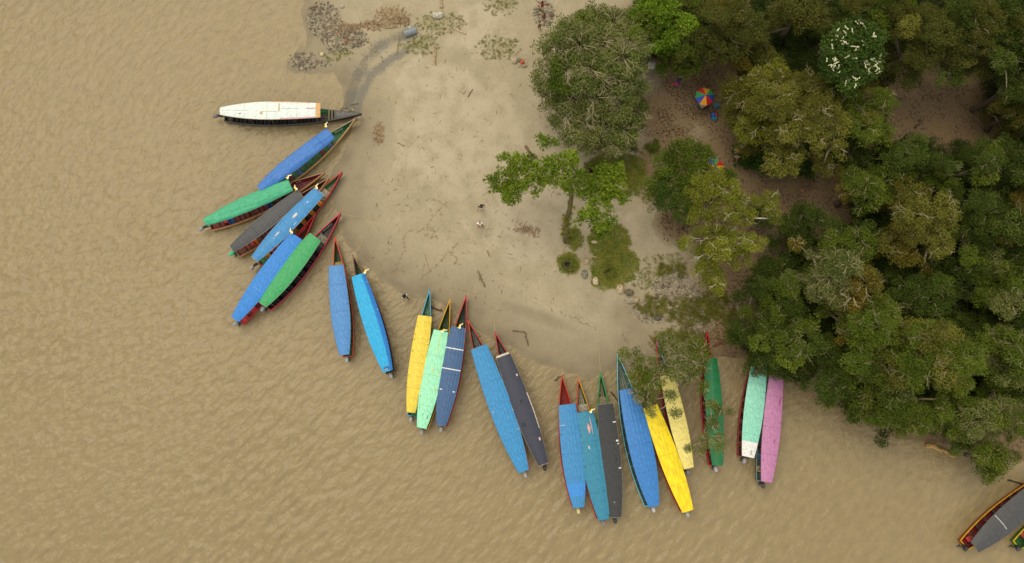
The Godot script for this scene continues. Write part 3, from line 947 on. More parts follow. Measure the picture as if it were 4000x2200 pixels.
	{"label": "canoe with dark green roof and red rails, half under twigs", "bow": [2763, 1297], "front": [2779, 1398], "rear": [2806, 1819], "w": 1.4, "rr": 0.62, "fr": 0.72, "roof": "157a45", "rail": "c02228", "inside": "6a2a24", "hull": "8a2420", "style": "ridge", "seats": ["6a2a24"], "floor": "7a5a48", "motor": "a4a6a8", "ties": 0, "beam": 1.5, "cargo": [[0.1, -0.6, 0.4, 0.3, "d2453a"], [0.2, -0.6, 0.4, 0.3, "8a3a30"]], "patches": [[0.72, 0.724, -0.9, 0.9, "2c8f58", "seam"]]},
	{"label": "canoe with aqua mint roof and white end panel, beside the pink roof", "bow": [2985, 1285], "front": [2970, 1405], "rear": [2924, 1786], "w": 1.62, "rr": 0.62, "fr": 0.74, "roof": "94e0c8", "rail": "a83030", "inside": "5a3028", "hull": "7a2a26", "style": "flat", "seats": ["6a3a30"], "floor": "7a6a58", "motor": "8f9196", "beam": 1.58, "ties": 4, "tie_hex": "58a888", "patches": [[0.0, 0.155, -1.0, 1.0, "f2f2f0", "end_panel"], [0.6, 0.602, -0.9, 0.9, "b4ecd8", "seam"], [0.83, 0.832, -0.9, 0.9, "b4ecd8", "seam"], [0.8, 0.82, -0.1, 0.05, "3fae6a", "green_mark"]], "bare": [[0.05, 0.3, 0.03, 0.15, "c4c4c2"]]},
	{"label": "canoe with mauve pink roof", "bow": [3050, 1325], "front": [3036, 1452], "rear": [2997, 1884], "w": 1.46, "rr": 0.62, "fr": 0.74, "roof": "c180ae", "rail": "7f8f86", "inside": "3a5a58", "hull": "3f6a68", "style": "flat", "seats": ["c8a030", "3f6a8a", "4a5a50"], "floor": "6a6a60", "motor": "3a3b3e", "trim": "a9708f", "ties": 9, "tie_hex": "9a3f58", "beam": 1.5, "cargo": [[0.1, -0.7, 0.3, 0.26, "2f6fae"], [0.28, -0.7, 0.34, 0.26, "b0303c"]], "patches": [[0.7, 0.76, 0.55, 0.7, "a84a72", "worn_patch"], [0.36, 0.39, 0.35, 0.46, "a03a58", "worn_patch"]]},
	{"label": "canoe with black roof and yellow rail, entering at the lower right corner", "bow": [4200, 1793], "front": [4097, 1886], "rear": [3812, 2141], "w": 1.95, "rr": 0.5, "fr": 0.76, "roof": "48494c", "rail": "e8a818", "inside": "7a1a1c", "hull": "a05a18", "style": "ridge", "seats": ["5a2420", "4a2a26"], "floor": "5a3a34", "motor": "28292b", "ties": 0, "beam": 1.7, "patches": [[0.36, 0.366, -0.9, 0.5, "d4d4d2", "chalk_line"]], "cargo": [[0.07, -0.5, 0.5, 0.4, "c8302c"]]},
	{"label": "canoe with green roof, only its stern showing at the right edge", "bow": [4408, 1800], "front": [4300, 1890], "rear": [4022, 2142], "w": 1.6, "rr": 0.5, "fr": 0.76, "roof": "35a068", "rail": "e0c81c", "inside": "2f6a30", "hull": "5a7a24", "style": "flat", "seats": ["b8443a", "5a3a30"], "floor": "7a7a50", "motor": "3c3d40", "ties": 0},
]

# ---------------------------------------------------------------- trees and plants
func make_clump(seed_: int, leaves: int, radius: float, len_: float, wide: float) -> ArrayMesh:
	# a spray of separate leaves round a twig end
	var r := RandomNumberGenerator.new()
	r.seed = seed_
	var v := PackedVector3Array()
	var nm := PackedVector3Array()
	var col := PackedColorArray()
	var idx := PackedInt32Array()
	for k in leaves:
		var d := Vector3(r.randfn(0, 1), r.randfn(0, 0.6) + 0.15, r.randfn(0, 1)).normalized()
		var p := d * radius * pow(r.randf(), 0.45) * Vector3(1, 0.62, 1)
		var along := (Vector3(d.x, d.y * 0.4 - 0.15, d.z) + Vector3(r.randfn(0, 0.5), r.randfn(0, 0.3), r.randfn(0, 0.5))).normalized()
		var up := (Vector3.UP + Vector3(r.randfn(0, 0.45), 0, r.randfn(0, 0.45))).normalized()
		var side := along.cross(up).normalized()
		var n := side.cross(along).normalized()
		var flip := n.y > 0.0
		if not flip:
			n = -n
		var L := len_ * r.randf_range(0.7, 1.3)
		var W := wide * r.randf_range(0.7, 1.25)
		var tone := r.randf_range(0.36, 0.92)
		var c := Color(tone * r.randf_range(0.92, 1.1), tone, tone * r.randf_range(0.8, 1.1))
		var b := v.size()
		v.append_array([p - along * L * 0.5, p + side * W * 0.5 + n * W * 0.15, p + along * L * 0.5 - n * L * 0.12, p - side * W * 0.5 + n * W * 0.15])
		for q in 4:
			nm.append(n)
			col.append(c)
		idx.append_array([b, b + 2, b + 1, b, b + 3, b + 2] if flip else [b, b + 1, b + 2, b, b + 2, b + 3])
	var arr := []
	arr.resize(Mesh.ARRAY_MAX)
	arr[Mesh.ARRAY_VERTEX] = v
	arr[Mesh.ARRAY_NORMAL] = nm
	arr[Mesh.ARRAY_COLOR] = col
	arr[Mesh.ARRAY_INDEX] = idx
	var m := ArrayMesh.new()
	m.add_surface_from_arrays(Mesh.PRIMITIVE_TRIANGLES, arr)
	return m

const KINDS := {
	# two leaf colours (linear), clump kind, density, twig share, twig colour
	"grey_green": [[0.095, 0.125, 0.030], [0.160, 0.172, 0.056], 0, 1.0, 1.1, "b3a782"],
	"bright": [[0.082, 0.155, 0.012], [0.150, 0.235, 0.018], 1, 1.15, 0.12, "8a7a5c"],
	"olive": [[0.095, 0.098, 0.018], [0.155, 0.150, 0.028], 0, 1.0, 0.4, "b8ac8a"],
	"dark_olive": [[0.055, 0.068, 0.014], [0.095, 0.095, 0.020], 0, 1.0, 0.12, "8f8468"],
	"dark": [[0.038, 0.060, 0.011], [0.068, 0.094, 0.017], 0, 1.15, 0.25, "8f8464"],
	"mid": [[0.062, 0.098, 0.013], [0.120, 0.150, 0.020], 0, 1.05, 0.55, "a0956f"],
	"yellow_olive": [[0.110, 0.128, 0.016], [0.180, 0.190, 0.024], 0, 1.0, 0.2, "d8d2bc"],
	"bronze": [[0.095, 0.085, 0.014], [0.150, 0.112, 0.016], 0, 1.0, 0.8, "a8996f"],
	"deep": [[0.034, 0.062, 0.012], [0.054, 0.092, 0.016], 1, 1.1, 0.1, "8a8068"],
	"lone": [[0.082, 0.132, 0.011], [0.165, 0.225, 0.020], 1, 1.15, 0.1, "c4b89c"],
}

func add_foliage(root: Node3D, called: String, lobes: Array, kind: Array, r: RandomNumberGenerator, dens: float, second: Array = [], bury := true) -> void:
	# lobes: [centre, radius], in the tree's own axes
	var xf := []
	var cols := []
	for i in lobes.size():
		var c: Vector3 = lobes[i][0]
		var lr: float = lobes[i][1]
		var base: Array = kind
		if second.size() > 0 and r.randf() < 0.2:
			base = second
		var lobe_t := r.randf()
		var lobe_tone := r.randf_range(0.78, 1.22)
		var n := int(30.0 * lr * lr * dens * kind[3]) + 5
		for k in n:
			var d := Vector3(r.randfn(0, 1), 0, r.randfn(0, 1))
			d.y = r.randf_range(-0.35, 1.25) * d.length()
			d = d.normalized()
			var p := c + d * lr * Vector3(1, 0.8, 1) * (r.randf_range(0.6, 1.12) if r.randf() < 0.86 else r.randf_range(1.12, 1.5))
			var buried := false
			for j in (lobes.size() if bury else 0):
				if j != i and p.distance_to(lobes[j][0]) < lobes[j][1] * 0.6:
					buried = true
					break
			if buried:
				continue
			var s := r.randf_range(0.75, 1.25) * clampf(0.55 + lr * 0.4, 0.55, 1.1)
			var b := Basis(Vector3(r.randfn(0, 0.25), 0, r.randfn(0, 0.25)) .normalized() if r.randf() < 0.99 else Vector3.RIGHT, r.randf_range(-0.5, 0.5)) * Basis(Vector3.UP, r.randf() * TAU)
			xf.append(Transform3D(b.scaled(Vector3(s, s, s)), p))
			var t := clampf(lobe_t * 0.6 + r.randf() * 0.6 - 0.1, 0.0, 1.0)
			var tone := lobe_tone * r.randf_range(0.85, 1.15)
			tone *= 1.43
			cols.append(Color(lerpf(base[0][0], base[1][0], t) * tone, lerpf(base[0][1], base[1][1], t) * tone, lerpf(base[0][2], base[1][2], t) * tone))
	var mm := MultiMesh.new()
	mm.transform_format = MultiMesh.TRANSFORM_3D
	mm.use_colors = true
	mm.mesh = clump_meshes[kind[2]]
	mm.instance_count = xf.size()
	for k in xf.size():
		mm.set_instance_transform(k, xf[k])
		mm.set_instance_color(k, cols[k])
	var o := MultiMeshInstance3D.new()
	o.name = called
	o.multimesh = mm
	o.material_override = leaf_mat
	o.set_meta("kind", "stuff")
	root.add_child(o)

func twig_fan(st: SurfaceTool, from: Vector3, to: Vector3, rad: float, r: RandomNumberGenerator, depth: int) -> void:
	var mid := from.lerp(to, 0.5) + Vector3(r.randfn(0, 0.06), r.randfn(0, 0.05), r.randfn(0, 0.06)) * from.distance_to(to)
	tube(st, [from, mid, to], [rad, rad * 0.8, rad * 0.5], 3)
	if depth <= 0:
		return
	var dir := to - mid
	for k in 3:
		var start := mid.lerp(to, [0.0, 0.45, 0.95][k])
		var turned := dir.rotated(Vector3.UP, r.randf_range(0.25, 0.85) * (1.0 if (k + depth) % 2 == 0 else -1.0)) * r.randf_range(0.75, 1.2)
		turned.y += r.randfn(0, 0.08)
		twig_fan(st, start, start + turned, rad * 0.7, r, depth - 1)

func grow(called: String, label: String, group: String, foot: Vector3, lobes: Array, kind_name: String, r: RandomNumberGenerator, dens := 1.0, trunk_pts: Array = [], trunk_r := 0.0, second := "", twig_scale := 1.0, trunk_hex := "6f6450") -> Node3D:
	# lobes in world axes
	var root := thing(called, label, "tree", foot, 0.0, group)
	var kind: Array = KINDS[kind_name]
	var own := []
	var mid := Vector3.ZERO
	for l in lobes:
		own.append([l[0] - foot, l[1]])
		mid += l[0] - foot
	mid /= lobes.size()
	var st := st_new()
	var fork := Vector3(mid.x * 0.4, mid.y * 0.55, mid.z * 0.4)
	var tr := trunk_r if trunk_r > 0.0 else clampf(0.05 * sqrt(lobes.size()) + 0.08, 0.12, 0.5)
	if trunk_pts.size() > 0:
		var rad := []
		for k in trunk_pts.size():
			rad.append(tr * (1.0 - 0.5 * k / (trunk_pts.size() - 1.0)))
		tube(st, trunk_pts, rad, 9)
		fork = trunk_pts[trunk_pts.size() - 1]
	else:
		tube(st, [Vector3(0, -0.3, 0), Vector3(0, 0.3, 0), fork * 0.5 + Vector3(r.randfn(0, 0.15), 0, r.randfn(0, 0.15)), fork], [tr * 1.35, tr, tr * 0.85, tr * 0.7], 8)
	part("trunk", done(st, true), wood(trunk_hex), root)
	# limbs branch from the fork outward, each lobe hanging on the nearest limb end
	var order := range(own.size())
	order.sort_custom(func(i, j): return own[i][0].distance_to(fork) < own[j][0].distance_to(fork))
	var ends := [[fork, 0.0, tr * 0.6]]
	for i in order:
		var b: Vector3 = own[i][0] + Vector3(0, -own[i][1] * 0.15, 0)
		var best := 0
		var cost := 1e9
		for q in ends.size():
			var w: float = b.distance_to(ends[q][0]) + 0.35 * ends[q][1]
			if w < cost:
				cost = w
				best = q
		var a: Vector3 = ends[best][0]
		var m: Vector3 = a.lerp(b, 0.5) + Vector3(r.randfn(0, 0.18), r.randf_range(-0.1, 0.3), r.randfn(0, 0.18))
		var lt := maxf(0.03, ends[best][2] * 0.8)
		ends.append([b, ends[best][1] + a.distance_to(b), maxf(0.03, ends[best][2] * 0.66)])
		st = st_new()
		tube(st, [a, m, b], [lt, lt * 0.85, lt * 0.7], 5)
		part("limb", done(st, true), wood(kind[5]), root)
	add_foliage(root, "crown", own, kind, r, dens, KINDS[second] if second != "" else [])
	if kind[4] * twig_scale > 0.05:
		st = st_new()
		for l in own:
			var n := int(round(kind[4] * twig_scale * (3.2 + l[1] * 3.4) + r.randf() - 0.5))
			for k in n:
				var d := Vector3(r.randfn(0, 1), r.randf_range(0.35, 1.1), r.randfn(0, 1)).normalized()
				var e: Vector3 = l[0] + d * l[1] * Vector3(1.1, 0.85, 1.1) * r.randf_range(0.95, 1.15)
				twig_fan(st, l[0] + d * l[1] * 0.3 + Vector3.UP * l[1] * 0.5, e + Vector3.UP * l[1] * 0.1, 0.018, r, 2)
		part("bare_twigs", done(st), mat(kind[5], 0.9), root).set_meta("kind", "stuff")
	return root

func px_lobes(list: Array, h: float, spread := 0.8, r: RandomNumberGenerator = null) -> Array:
	# lobes read off the survey picture: [u, v, radius in picture pixels(, height)]
	var out := []
	for e in list:
		var hh: float = (e[3] if e.size() > 3 else h) + (r.randf_range(-spread, spread) if r else 0.0)
		var c := ray(e[0], e[1], hh)
		var s := ray(e[0] + 10.0, e[1], hh).distance_to(c) / 10.0
		out.append([c, e[2] * s])
	return out

# places where the sky reaches the ground between the crowns
const OPEN_SPOTS := [[2546, 245, 14], [2640, 318, 24], [2750, 372, 26], [2792, 430, 22], [2866, 592, 18], [2805, 640, 18], [3665, 1762, 34], [3650, 420, 60], [3760, 430, 50]]

func ellipse_lobes(u: float, v: float, ru: float, rv: float, top: float, r: RandomNumberGenerator, size := 44.0) -> Array:
	var c0 := ray(u, v, top * 0.75)
	var s := ray(u + 10.0, v, top * 0.75).distance_to(c0) / 10.0
	var rx := ru * s
	var rz := rv * s
	var lobe := size * s
	var n := maxi(5, int(1.9 * (rx * rz) / (lobe * lobe) + 2.0))
	var out := []
	var ph := r.randf() * TAU
	for k in n:
		var rho := sqrt((k + 0.5) / n) * r.randf_range(0.85, 1.12)
		var a := k * 2.39996 + r.randf_range(-0.6, 0.6)
		var lr := lobe * r.randf_range(0.5, 1.25)
		if rho > 0.75 and r.randf() < 0.3:
			rho *= r.randf_range(1.1, 1.3)
			lr *= 0.62
		var uneven := 1.0 + 0.18 * sin(a * 2.0 + ph) + 0.12 * sin(a * 5.0 + ph * 2.0)
		var x := cos(a) * rho * uneven * maxf(rx - lr * 0.5, 0.2)
		var z := sin(a) * rho * uneven * maxf(rz - lr * 0.5, 0.2)
		var y := top * (0.62 + 0.34 * sqrt(maxf(0.0, 1.0 - minf(rho * rho, 1.0)))) - lr * 0.7 + r.randf_range(-1.7, 0.9)
		var at := Vector3(c0.x + x, maxf(y, 0.7), c0.z + z)
		var open := true
		for e in OPEN_SPOTS:
			if plan(at).distance_to(Vector2(e[0], e[1])) < e[2] + lr / s:
				open = false
		if open:
			out.append([at, lr])
	return out

const FOREST := [
	# u, v, half sizes, top height, kind, second kind, label
	[2545, 110, 140, 135, 9.0, "bright", "mid", "bright green broad-leaved tree behind the twiggy beach tree"],
	[2650, 165, 85, 100, 7.0, "bright", "mid", "fresh green broad-leaved tree hanging over the white table"],
	[2820, 110, 165, 150, 10.5, "dark_olive", "bronze", "bronze-tinged dark tree at the top edge, left of the flowering tree"],
	[3090, 460, 230, 215, 10.0, "olive", "yellow_olive", "largest olive tree with pale limbs, right of the striped umbrella"],
	[2935, 450, 110, 160, 7.5, "olive", "yellow_olive", "olive tree leaning over the striped umbrella and stools"],
	[3365, 450, 115, 145, 8.0, "mid", "olive", "greener tree at the edge of the brown forest clearing"],
	[3060, 620, 130, 62, 4.0, "deep", "", "dark broad-leaved bush below the largest olive tree"],
	[2930, 606, 36, 34, 2.2, "deep", "", "small dark bush beside the group of three people"],
	[3120, 40, 140, 80, 9.5, "dark_olive", "", "dark tree at the top edge, above the flowering tree"],
	[3590, 150, 180, 135, 11.0, "dark_olive", "olive", "broad dark olive tree above the brown clearing"],
	[3420, 40, 150, 90, 10.0, "dark_olive", "mid", "dark olive tree at the top edge, right of the flowering tree"],
	[3770, 140, 140, 170, 11.0, "dark_olive", "dark", "tall dark olive tree near the upper right corner"],
	[3940, 130, 110, 180, 12.0, "dark", "dark_olive", "black-green tree in the upper right corner"],
	[3960, 330, 90, 110, 9.0, "dark", "", "black-green tree on the right edge, right of the clearing"],
	[3960, 450, 80, 80, 6.5, "dark_olive", "olive", "olive bush on the right edge beside the clearing"],
	[3560, 630, 170, 72, 8.0, "dark", "mid", "dark green tree along the lower side of the clearing"],
	[3800, 650, 150, 88, 9.0, "dark", "mid", "dark green tree at the lower right corner of the clearing"],
	[3950, 660, 110, 130, 9.5, "dark", "dark_olive", "dark tree on the right edge, below the clearing"],
	[3330, 610, 70, 50, 4.5, "dark", "", "dark bush between the largest olive tree and the clearing"],
	[3380, 735, 125, 105, 8.5, "mid", "bronze", "twiggy tree with rust-coloured sprays below the clearing"],
	[3590, 880, 160, 150, 10.5, "olive", "bronze", "rounded olive tree with rusty crown in the middle of the forest"],
	[3790, 860, 150, 150, 9.0, "dark", "mid", "dark green tree right of the rusty rounded crown"],
	[3960, 870, 100, 150, 10.0, "dark", "bronze", "dark tree with rusty tips on the right edge"],
	[3130, 880, 125, 90, 6.5, "dark", "", "small dark green tree alone left of the forest edge"],
	[3290, 960, 130, 90, 7.0, "mid", "dark", "mid green tree between the small dark tree and the rusty crown"],
	[3270, 1090, 165, 150, 10.0, "grey_green", "bronze", "grey-green twiggy tree with rust patches"],
	[3040, 1130, 120, 130, 7.0, "dark", "mid", "dark tree on the left forest edge above the rubble"],
	[2980, 1330, 120, 120, 6.5, "dark", "mid", "dark tree at the head of the mint and pink canoes"],
	[3090, 1300, 130, 130, 7.5, "mid", "dark", "mid green tree behind the pink canoe"],
	[3100, 1420, 110, 72, 5.0, "dark", "", "dark bush overhanging the mint roof"],
	[3380, 1270, 150, 130, 9.5, "mid", "bronze", "twiggy mid green tree in the lower forest"],
	[3290, 1430, 130, 115, 8.0, "dark", "mid", "tree over the water right of the pink canoe"],
	[3490, 1170, 110, 110, 6.5, "dark", "", "dark low tree in a gap of the forest"],
	[3620, 1160, 120, 130, 7.5, "dark", "mid", "dark green tree in the shaded middle of the forest"],
	[3640, 1400, 190, 175, 10.5, "mid", "olive", "large leafy green tree near the river, lower right"],
	[3480, 1470, 120, 140, 8.5, "mid", "dark", "green tree at the river, left of the large leafy one"],
	[3790, 1080, 110, 130, 6.5, "dark", "", "dark low tree right of the forest middle"],
	[3930, 1130, 120, 150, 9.0, "mid", "grey_green", "grey-twigged green tree on the right edge"],
	[3940, 1400, 120, 140, 9.0, "mid", "grey_green", "twiggy green tree on the right edge, beside the large leafy tree"],
	[3800, 1310, 90, 110, 5.5, "dark", "", "dark undergrowth tree with fallen limb beside it"],
	[3540, 1630, 130, 85, 6.5, "mid", "dark", "green tree dipping over the water left of the pale log"],
	[3400, 1580, 110, 80, 5.0, "mid", "dark", "bush hanging over the water's edge in the lower forest"],
	[3760, 1620, 130, 90, 7.0, "mid", "grey_green", "green tree above the pale log"],
	[3860, 1790, 125, 75, 4.0, "mid", "grey_green", "sparse low tree hanging over the bank beside the pale log"],
	[3770, 1690, 80, 50, 4.0, "mid", "dark", "low leafy tree just above the pale log"],
	[3930, 1620, 110, 100, 7.5, "mid", "grey_green", "twiggy tree on the right edge above the black canoe"],
	[3990, 1200, 60, 400, 8.0, "dark", "", "line of dark foliage running out of the right edge"],
	[4120, 300, 110, 220, 11.0, "dark", "", "dark tree just past the upper right edge"],
	[4130, 800, 110, 260, 10.0, "dark", "mid", "dark tree just past the right edge"],
	[4120, 1420, 110, 260, 8.0, "mid", "dark", "green tree just past the lower right edge"],
	[2700, 20, 90, 70, 8.0, "mid", "bright", "mid green tree on the top edge behind the bright tree"],
	[2960, 270, 110, 100, 6.0, "dark_olive", "olive", "low olive tree between the bronze tree and the largest olive tree"],
	[3440, 280, 80, 80, 6.0, "dark_olive", "", "dark olive tree at the upper left of the clearing"],
]

const UNDERGROWTH := [[3620, 800, 330, 110], [3500, 1000, 330, 110], [3640, 1230, 360, 260], [3180, 1180, 190, 230], [3060, 1340, 150, 70], [3500, 1520, 300, 120], [3930, 1000, 100, 560], [3930, 180, 120, 260], [3540, 120, 400, 110], [2980, 110, 300, 110], [3120, 430, 230, 170], [3560, 640, 220, 50], [2520, 140, 110, 100]]

func build_forest() -> void:
	var r := RandomNumberGenerator.new()
	r.seed = 77
	for t in FOREST:
		var lobes := ellipse_lobes(t[0], t[1], t[2], t[3], t[4], r)
		var c := Vector3.ZERO
		for l in lobes:
			c += l[0]
		c /= lobes.size()
		var foot := Vector3(c.x, 0, c.z)
		foot.y = maxf(ground_y(foot.x, foot.z), -0.6)
		grow("forest_tree", t[7], "trees of the riverside forest", foot, lobes, t[5], r, 1.0, [], 0.0, t[6])
	# the twiggy grey-green tree at the edge of the sand
	var lb := px_lobes([[2320, 90, 75], [2400, 70, 70], [2230, 110, 62], [2460, 150, 65], [2175, 180, 62], [2260, 190, 72], [2350, 180, 75], [2430, 230, 72], [2478, 235, 46], [2140, 280, 56], [2215, 280, 70], [2300, 290, 75], [2390, 310, 72], [2470, 330, 62], [2160, 350, 56], [2240, 370, 66], [2320, 390, 72], [2410, 400, 72], [2490, 410, 58], [2220, 440, 54], [2290, 470, 64], [2370, 480, 66], [2450, 480, 60], [2240, 490, 42], [2320, 530, 40], [2420, 525, 42], [2290, 60, 46], [2350, 40, 50]], 7.6, 0.9, r)
	for l in lb:
		var q: Vector2 = Vector2(l[0].x, l[0].z) - Vector2(ray(2320, 280, 7).x, ray(2320, 280, 7).z)
		l[0].y -= clampf(q.length_squared() * 0.09, 0.0, 3.0)
	var f := on(2300, 330)
	grow("beach_tree", "large grey-green twiggy tree standing at the edge of the sand", "", f, lb, "grey_green", r, 1.0, [], 0.35, "mid", 1.4)
	# the lone tree with a bare leaning mossy trunk
	lb = px_lobes([[1965, 706, 42], [1935, 712, 26], [1990, 690, 42], [2020, 651, 40], [2030, 630, 26], [2001, 770, 32], [1980, 768, 20], [2040, 700, 45], [2088, 720, 42], [2120, 651, 42], [2171, 638, 46], [2226, 624, 34], [2235, 615, 24], [2180, 679, 46], [2130, 690, 32], [2244, 693, 40], [2286, 706, 42], [2345, 706, 55], [2391, 720, 46], [2414, 665, 24], [2331, 757, 46], [2400, 775, 40], [2345, 803, 38], [2290, 853, 36], [2354, 862, 36], [2391, 867, 20], [2300, 760, 34], [2380, 680, 30], [2220, 740, 20], [2300, 830, 26]], 8.2, 0.7, r)
	for k in 26:
		var l: Array = lb[r.randi() % 28]
		lb.append([l[0] + Vector3(r.randfn(0, 0.8), r.randf_range(-0.6, 0.3), r.randfn(0, 0.8)), r.randf_range(0.25, 0.5)])
	for k in 30:
		lb[k][1] *= 0.86
	f = on(2212, 945)
	var tp := []
	for e in [[2212, 950, 0.0], [2210, 905, 1.6], [2214, 860, 3.0], [2226, 815, 4.4], [2232, 770, 5.8], [2228, 730, 7.0], [2222, 700, 7.6]]:
		tp.append(ray(e[0], e[1], f.y + e[2] - 0.1) - f)
	tp[0] = Vector3(0, -0.2, 0)
	var lone := grow("leaning_tree", "lone tree with a bare leaning mossy trunk in the middle of the beach", "", f, lb, "lone", r, 0.62, tp, 0.27, "", 1.0, "7c7048")
	var moss := []
	for k in 30:
		var t := r.randf_range(0.0, 0.6)
		var i := int(t * 6.0)
		var p: Vector3 = tp[i].lerp(tp[i + 1], t * 6.0 - i)
		moss.append([p + Vector3(r.randf_range(-0.3, 0.3), 0.15, r.randf_range(-0.25, 0.25)), 0.16])
	add_foliage(lone, "moss", moss, [[0.2, 0.21, 0.03], [0.34, 0.32, 0.05], 2, 2.5, 0.0, ""], r, 1.0)
	# two trees standing on the brown ground right of the lone tree
	lb = px_lobes([[2679, 569, 26], [2660, 619, 50], [2720, 615, 50], [2742, 608, 32], [2592, 647, 44], [2660, 670, 60], [2720, 680, 55], [2569, 716, 42], [2615, 729, 52], [2560, 770, 36], [2605, 780, 42], [2683, 729, 55], [2826, 698, 34], [2856, 692, 22], [2660, 798, 38], [2674, 844, 32], [2770, 708, 40]], 5.6, 0.6, r)
	grow("feathery_tree", "feathery mid green tree half covering the small bright umbrella", "", on(2680, 745), lb, "mid", r, 1.1, [], 0.25, "deep", 0.3)
	lb = px_lobes([[2729, 752, 44], [2784, 720, 46], [2844, 748, 44], [2757, 812, 46], [2720, 839, 34], [2867, 830, 40], [2913, 812, 40], [2927, 784, 26], [3000, 784, 34], [3018, 816, 24], [3027, 853, 22], [2899, 849, 36], [2784, 922, 44], [2738, 940, 40], [2683, 954, 26], [2660, 959, 14], [2821, 940, 48], [2890, 950, 40], [2940, 950, 36], [2752, 995, 46], [2798, 986, 46], [2894, 1005, 38], [2766, 1050, 38], [2784, 1087, 40], [2798, 1110, 26]], 7.6, 0.7, r)
	grow("pale_limbed_tree", "open yellow-olive tree showing whitish limbs, right of the feathery tree", "", on(2805, 960), lb, "yellow_olive", r, 0.85, [], 0.24, "", 1.2, "b3aa90")
	# the tree whose thin branches hang over the canoes
	lb = px_lobes([[2436, 1394, 22], [2484, 1394, 26], [2520, 1424, 32], [2496, 1478, 34], [2544, 1490, 36], [2484, 1538, 26], [2520, 1562, 30], [2598, 1406, 42], [2640, 1382, 40], [2688, 1406, 42], [2724, 1424, 36], [2640, 1448, 36], [2616, 1550, 22], [2550, 1610, 16], [2640, 1610, 14], [2724, 1370, 42], [2610, 1340, 32], [2748, 1514, 18], [2778, 1586, 18], [2778, 1658, 24], [2808, 1730, 26], [2814, 1598, 20], [2850, 1610, 10], [2760, 1718, 20], [2688, 1748, 14], [2736, 1766, 14], [2580, 1470, 32], [2690, 1470, 26]], 4.6, 0.5, r)
	grow("overhanging_tree", "thin-leaved tree with pale twigs hanging over the yellow and green canoes", "", on(2668, 1352), lb, "grey_green", r, 0.95, [], 0.22, "mid", 1.2)
	# the tree with white flower sprays
	lb = px_lobes([[3290, 150, 44], [3340, 130, 44], [3390, 160, 44], [3250, 200, 44], [3310, 210, 48], [3370, 220, 48], [3415, 210, 34], [3240, 260, 38], [3290, 275, 46], [3350, 280, 46], [3400, 270, 36], [3320, 320, 38]], 10.5, 0.6, r)
	f = on(3310, 360)
	var fl := grow("flowering_tree", "deep green tree covered with white flower sprays", "", f, lb, "deep", r, 1.1)
	var sprays := []
	for k in 62:
		var l: Array = lb[r.randi() % lb.size()]
		var d := Vector3(r.randfn(0, 0.7), 1.0, r.randfn(0, 0.7)).normalized()
		sprays.append(l[0] - f + d * l[1] * Vector3(1.0, 0.8, 1.0))
	for k in sprays.size():
		var st := st_new()
		var run := Vector3(r.randfn(0, 1), 0.2, r.randfn(0, 1)).normalized()
		for q in 7:
			var o := run * (q - 3) * 0.055 + Vector3(r.randfn(0, 0.03), 0.1, r.randfn(0, 0.03))
			lathe(st, sprays[k] + o, [[0.018, -0.04], [0.042, 0.0], [0.025, 0.055]], 5, Basis(Vector3(r.randf(), 0, r.randf() + 0.01).normalized(), r.randf_range(-0.9, 0.9)))
		part("flower_spray", done(st), mat("d8d6b0", 0.8), fl)
	# the undergrowth that closes the gaps between the forest trees
	var under := []
	for e in UNDERGROWTH:
		for k in int(e[2] * e[3] / 330.0):
			var a := r.randf() * TAU
			var rho := sqrt(r.randf())
			var p := on(e[0] + cos(a) * rho * e[2], e[1] + sin(a) * rho * e[3])
			if shore_d(p.x, p.z) < 0.3:
				continue
			under.append([p + Vector3(0, r.randf_range(0.4, 2.4), 0), r.randf_range(0.5, 1.0)])
	var ug := Node3D.new()
	ug.name = "undergrowth"
	add_child(ug)
	tag(ug, "dense dark undergrowth between the forest trees", "undergrowth")
	ug.set_meta("kind", "stuff")
	add_foliage(ug, "leaves", under, [[0.026, 0.042, 0.010], [0.048, 0.068, 0.014], 0, 0.8, 0.0, ""], r, 0.8, [], false)
	# stray bushes and bare limbs on the forest floor
	for e in [[2545, 575, 16, 0.5], [2556, 592, 12, 0.4], [2560, 560, 9, 0.3], [2470, 580, 10, 0.3]]:
		var l2 := px_lobes([[e[0], e[1], e[2]], [e[0] + e[2], e[1] + 6, e[2] * 0.6]], e[3] + 0.6, 0.05, r)
		grow("low_shrub", "low dark shrub on the bare ground under the twiggy tree", "low shrubs under the twiggy tree", on(e[0], e[1] + 4), l2, "mid", r, 1.2, [], 0.04)

# ---------------------------------------------------------------- grass, stones, wood
func instanced(called: String, label: String, category: String, mesh: Mesh, m: Material, xf: Array, cols: Array) -> void:
	var mm := MultiMesh.new()
	mm.transform_format = MultiMesh.TRANSFORM_3D
	mm.use_colors = true
	mm.mesh = mesh
	mm.instance_count = xf.size()
	for k in xf.size():
		mm.set_instance_transform(k, xf[k])
		mm.set_instance_color(k, cols[k])
	var o := MultiMeshInstance3D.new()
	o.name = numbered(called)
	o.multimesh = mm
	o.material_override = m
	add_child(o)
	tag(o, label, category)
	o.set_meta("kind", "stuff")

func stone_mesh(seed_: int, flat := 0.6) -> ArrayMesh:
	var n := FastNoiseLite.new()
	n.seed = seed_
	n.frequency = 0.9
	var st := st_new()
	st.set_smooth_group(0)
	var rows := 5
	var cols := 8
	var g := []
	for i in rows + 1:
		var row := []
		for k in cols:
			var a := PI * i / rows
			var b := TAU * k / cols
			var d := Vector3(sin(a) * cos(b), cos(a), sin(a) * sin(b))
			row.append(d * Vector3(0.5, 0.5 * flat, 0.5) * (1.0 + 0.34 * n.get_noise_3dv(d * 1.3)))
		g.append(row)
	for i in rows:
		for k in cols:
			quad(st, g[i][k], g[i][(k + 1) % cols], g[i + 1][(k + 1) % cols], g[i + 1][k])
	return done(st)

